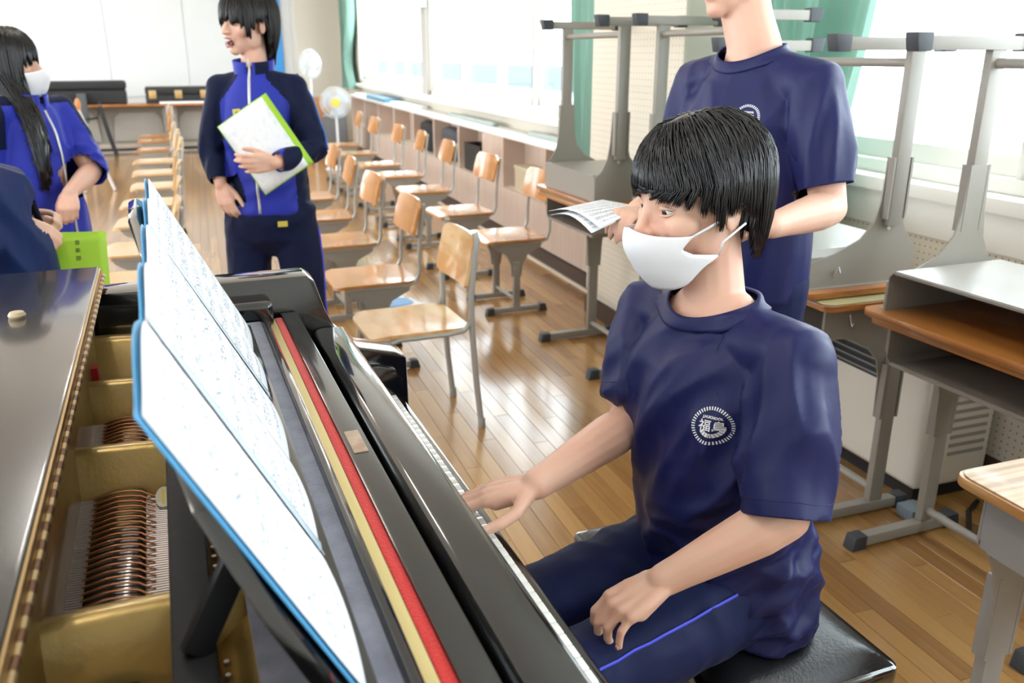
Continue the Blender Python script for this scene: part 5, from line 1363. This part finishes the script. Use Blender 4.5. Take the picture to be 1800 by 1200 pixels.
def girl_long():
    t = thing('person', 'long-haired student in blue tracksuit and white mask at the left', 'person')
    FWD = V(.80, -.60, 0).normalized(); LAT = V(.60, .80, 0).normalized()
    mid = V(-.575, 3.47, 1.225); SL, SR = mid+LAT*.15, mid-LAT*.15
    C = V(-.605, 3.50, 1.388); HM = frame(V(.985, -.17, .03), (0,0,1), C); k = .97
    nk = V(-.575, 3.475, 1.265)
    EL, WL = V(-.395, 3.49, 1.015), V(-.455, 3.30, .965); ER, WR = V(-.70, 3.33, 1.0), V(-.60, 3.20, .93)
    pel = V(-.58, 3.46, .80); hips = [pel+LAT*.085+V(0,0,-.03), pel-LAT*.085+V(0,0,-.03)]
    knees = [h+V(0,0,-.35) for h in hips]; anks = [V(h.x, h.y, .08) for h in hips]
    b = MB(); add_head(b, HM, k)
    b.tube([C+V(.0, 0, -.05), nk, nk+V(0,0,-.06)], [.046, .048, .06], 14, 'round')
    for S in (SL, SR): b.tube([nk+V(0,0,-.03), S], [.042, .038], 12, 'round')
    b.tube([pel, pel+V(0,0,.16), mid+V(0,0,-.10), mid+V(0,0,-.02)], [(.13, .09), (.115, .085), (.13, .085), (.10, .06)], 16, 'round', refdir=LAT)
    add_arm(b, SL, EL, WL, .95); add_arm(b, SR, ER, WR, .9)
    add_hand(b, WL, V(-.05, -.75, -.62), V(.6, -.5, .5), V(-.9, -.1, .1), [(45, 55, 30), (50, 55, 30), (50, 55, 30), (50, 55, 30)], (2, 0, -2, -4), [(.7, .4, -.6), (.8, -.2, -.5), (.8, -.4, -.4)], .95)
    add_hand(b, WR, V(.7, -.6, -.2), V(-.2, -.3, .9), V(.5, .6, 0), [(40, 50, 30)]*4, (2, 0, -2, -4), [(.75, .4, -.5), (.9, 0, -.3), (.9, -.1, -.3)], .92)
    legs_body(b, hips, knees, anks)
    me = remesh(b, .005, 3); shape_head(me, HM, k); link('body', me, SKIN, t, auto=0)
    face(t, HM, k); mask(t, HM, k)
    def nav(c):
        q = c-mid; l = q.dot(LAT); return (abs(l) > .145 and q.z > -.11) or q.z > .03
    jo, jm = jacket(t, [(pel+V(0,0,-.06), (.175, .14)), (pel+V(0,0,.08), (.165, .135)), (pel+V(0,0,.20), (.155, .125)), (mid+V(0,0,-.12), (.15, .118)), (mid+V(0,0,-.04), (.145, .10)), (mid+V(0,0,.01), (.11, .08)), (nk+V(0,0,.0), (.066, .064))],
        LAT, FWD, nk, ((SL, EL, WL), (SR, ER, WR)), (.12, .55), None, nav,
        [(V(-.5, 3.36, 1.0), .25, V(.2, 0, 1), .07, .012, 4), (V(-.40, 3.45, 1.05), .10, V(.8, .2, .2), .04, .012, 3)], 51)
    bv = bvh_of(jm)
    def colr(s_, q):
        a = R(98)+R(344)*s_; return nk+V(0, 0, -.015+.055*q-.018*(1+math.sin(a))/2)+LAT*(.066*math.cos(a))+FWD*(.066*math.sin(a)+.012)
    MB().grid(colr, 36, 5, .004).build('stand_collar', ROYAL, jo, auto=0)
    zl = frontline(bv, [V(nk.x, nk.y, z) for z in np.linspace(1.235, .75, 24)], FWD)
    MB().tube(zl, [(.0055, .002)]*24, 6, refdir=LAT).build('zip', ZIP, jo, auto=0)
    trousers(t, hips, knees, anks, pel, LAT, DNAVY, (.088, .072, .065), seed=61); shoes(t, anks, FWD, SHOE)
    def zc(p):
        d = math.degrees(p)
        return float(np.interp(abs(d), [0, 30, 48, 62, 80, 120, 180], [.012, .004, -.03, -.30, -.42, -.44, -.46]))
    def drape(p, s_):
        if s_ <= 1.02: return p
        q = p-V(nk.x, nk.y, p.z); l, f = q.dot(LAT), q.dot(FWD); sg = 1 if f > -.02 else -1; w_ = min(1, (s_-1.02)*4)
        l2 = max(-.13, min(.13, l)); p2 = p+LAT*(l2-l)*w_; d = (FWD*sg+LAT*l2*2.5).normalized()
        h = bv.ray_cast(p2+d*.6, -d, 1.0)
        if h[0] is not None and (h[0]-p2).dot(d) > -.012: return p2.lerp(h[0]+d*(.012+.01*random.random()), w_)
        return p2
    hair(t, HM, zc, 2800, HAIR, pole=((0, .35, 1), (0, -.3, 1)), thick=.020, seed=12, rad=.0022, jit=.02, flare=.10, k=k, drape=drape, shrink=lambda p: .15, nlock=70, clump=.4)
    rebase(t, (-.58, 3.46, 0))
girl_long()

def navy_student():
    t = thing('person', 'student in dark navy jersey at the left edge holding a lime green folder', 'person')
    FWD = V(.90, .43, 0).normalized(); LAT = V(-.43, .90, 0).normalized()
    mid = V(-.63, 2.30, 1.24); SL, SR = mid+LAT*.16, mid-LAT*.16; nk = V(-.63, 2.31, 1.28)
    C = V(-.60, 2.33, 1.44); HM = frame(V(.8, .6, 0), (0,0,1), C)
    EL, WL = V(-.68, 2.55, 1.02), V(-.48, 2.52, 1.00); ER, WR = V(-.565, 2.14, 1.00), V(-.455, 2.33, 1.035)
    pel = V(-.52, 2.36, .86); hips = [pel+LAT*.085+V(0,0,-.03), pel-LAT*.085+V(0,0,-.03)]
    knees = [h+V(0,0,-.38) for h in hips]; anks = [V(h.x, h.y, .08) for h in hips]
    b = MB(); add_head(b, HM, .98); b.tube([C+V(-.015, 0, -.05), nk, nk+V(0,0,-.06)], [.046, .048, .06], 14, 'round')
    for S in (SL, SR): b.tube([nk+V(0,0,-.03), S], [.042, .038], 12, 'round')
    b.tube([pel, mid+V(0,0,-.10), mid+V(0,0,-.02)], [(.13, .09), (.13, .085), (.10, .06)], 16, 'round', refdir=LAT)
    add_arm(b, SL, EL, WL, .95); add_arm(b, SR, ER, WR, .95)
    add_hand(b, WR, V(.80, .12, -.55), V(.25, -.75, .5), V(.3, .5, .8), [(35, 50, 30)]*4, (2, 0, -2, -4), [(.8, .3, -.6), (.9, .0, -.4), (.9, -.1, -.4)], .98)
    add_hand(b, WL, V(.9, -.3, -.2), V(0, .8, .5), V(.3, .5, .8), [(35, 50, 30)]*4, (2, 0, -2, -4), [(.8, .3, -.6), (.9, .0, -.4), (.9, -.1, -.4)], .98)
    legs_body(b, hips, knees, anks); me = remesh(b, .006, 3); shape_head(me, HM, .98); link('body', me, SKIN, t, auto=0); face(t, HM, .98); lips(t, HM, .98)
    jo, jm = jacket(t, [(pel+V(0,0,-.10), (.175, .15)), (pel+V(0,0,.08), (.165, .14)), (pel+V(0,0,.22), (.155, .125)), (mid+V(0,0,-.12), (.16, .12)), (mid+V(0,0,-.04), (.15, .10)), (mid+V(0,0,.01), (.115, .08)), (nk, (.066, .064))],
        LAT, FWD, nk, ((SL, EL, WL), (SR, ER, WR)), (.8, .86), None, lambda c: False, [(V(-.6, 2.2, 1.0), .25, V(.35, .2, -.9), .09, .016, 5)], 71, m1=mat('dark_navy_jersey_blue', (.006, .018, .085), .6, spec=.2, sheen=.03), rs=.072)
    trousers(t, hips, knees, anks, pel, LAT, DNAVY, (.09, .075, .068), seed=81); shoes(t, anks, FWD, SHOE)
    hair(t, HM, lambda p: float(np.interp(abs(math.degrees(p)), [0, 50, 80, 110, 180], [.02, .0, -.08, -.12, -.13])), 600, HAIR, thick=.02, seed=15, rad=.003, k=.98)
    rebase(t, (-.52, 2.36, 0))
    # lime folder with lettering
    f = thing('music_binder', 'lime green folder with small black title in the navy student hand', 'folder')
    ct = V(-.345, 2.40, .94); n_ = V(.05, -.98, .2).normalized(); X = V(0,0,1).cross(n_).normalized(); Y = n_.cross(X); a = R(-3)
    ex, ey = X*math.cos(a)+Y*math.sin(a), -X*math.sin(a)+Y*math.cos(a)
    page_obj('cover', lambda s_, q: ct+ex*(-.095+.175*s_)+ey*(-.12+.17*q)+n_*.004*math.sin(PI*s_), 8, 6, f, LIME)
    page_obj('back_cover', lambda s_, q: ct+ex*(-.095+.173*s_)+ey*(-.12+.168*q)-n_*.006, 4, 4, f, LIME)
    for i, ch in enumerate('音楽部'):
        cu = bpy.data.curves.new('t', 'FONT'); cu.body = ch; cu.size = .013; cu.align_x = 'CENTER'; cu.align_y = 'CENTER'
        to = bpy.data.objects.new('t', cu); COL.objects.link(to); dg = bpy.context.evaluated_depsgraph_get(); tm = bpy.data.meshes.new_from_object(to.evaluated_get(dg))
        for v in tm.vertices: v.co = ct+ex*(.012-v.co.x*0+v.co.x)+ey*(.022-.02*i+v.co.y)+n_*.0056
        bpy.data.objects.remove(to); link('lettering', tm, DARK, f, smooth=False)
    rebase(f, ct)
navy_student()
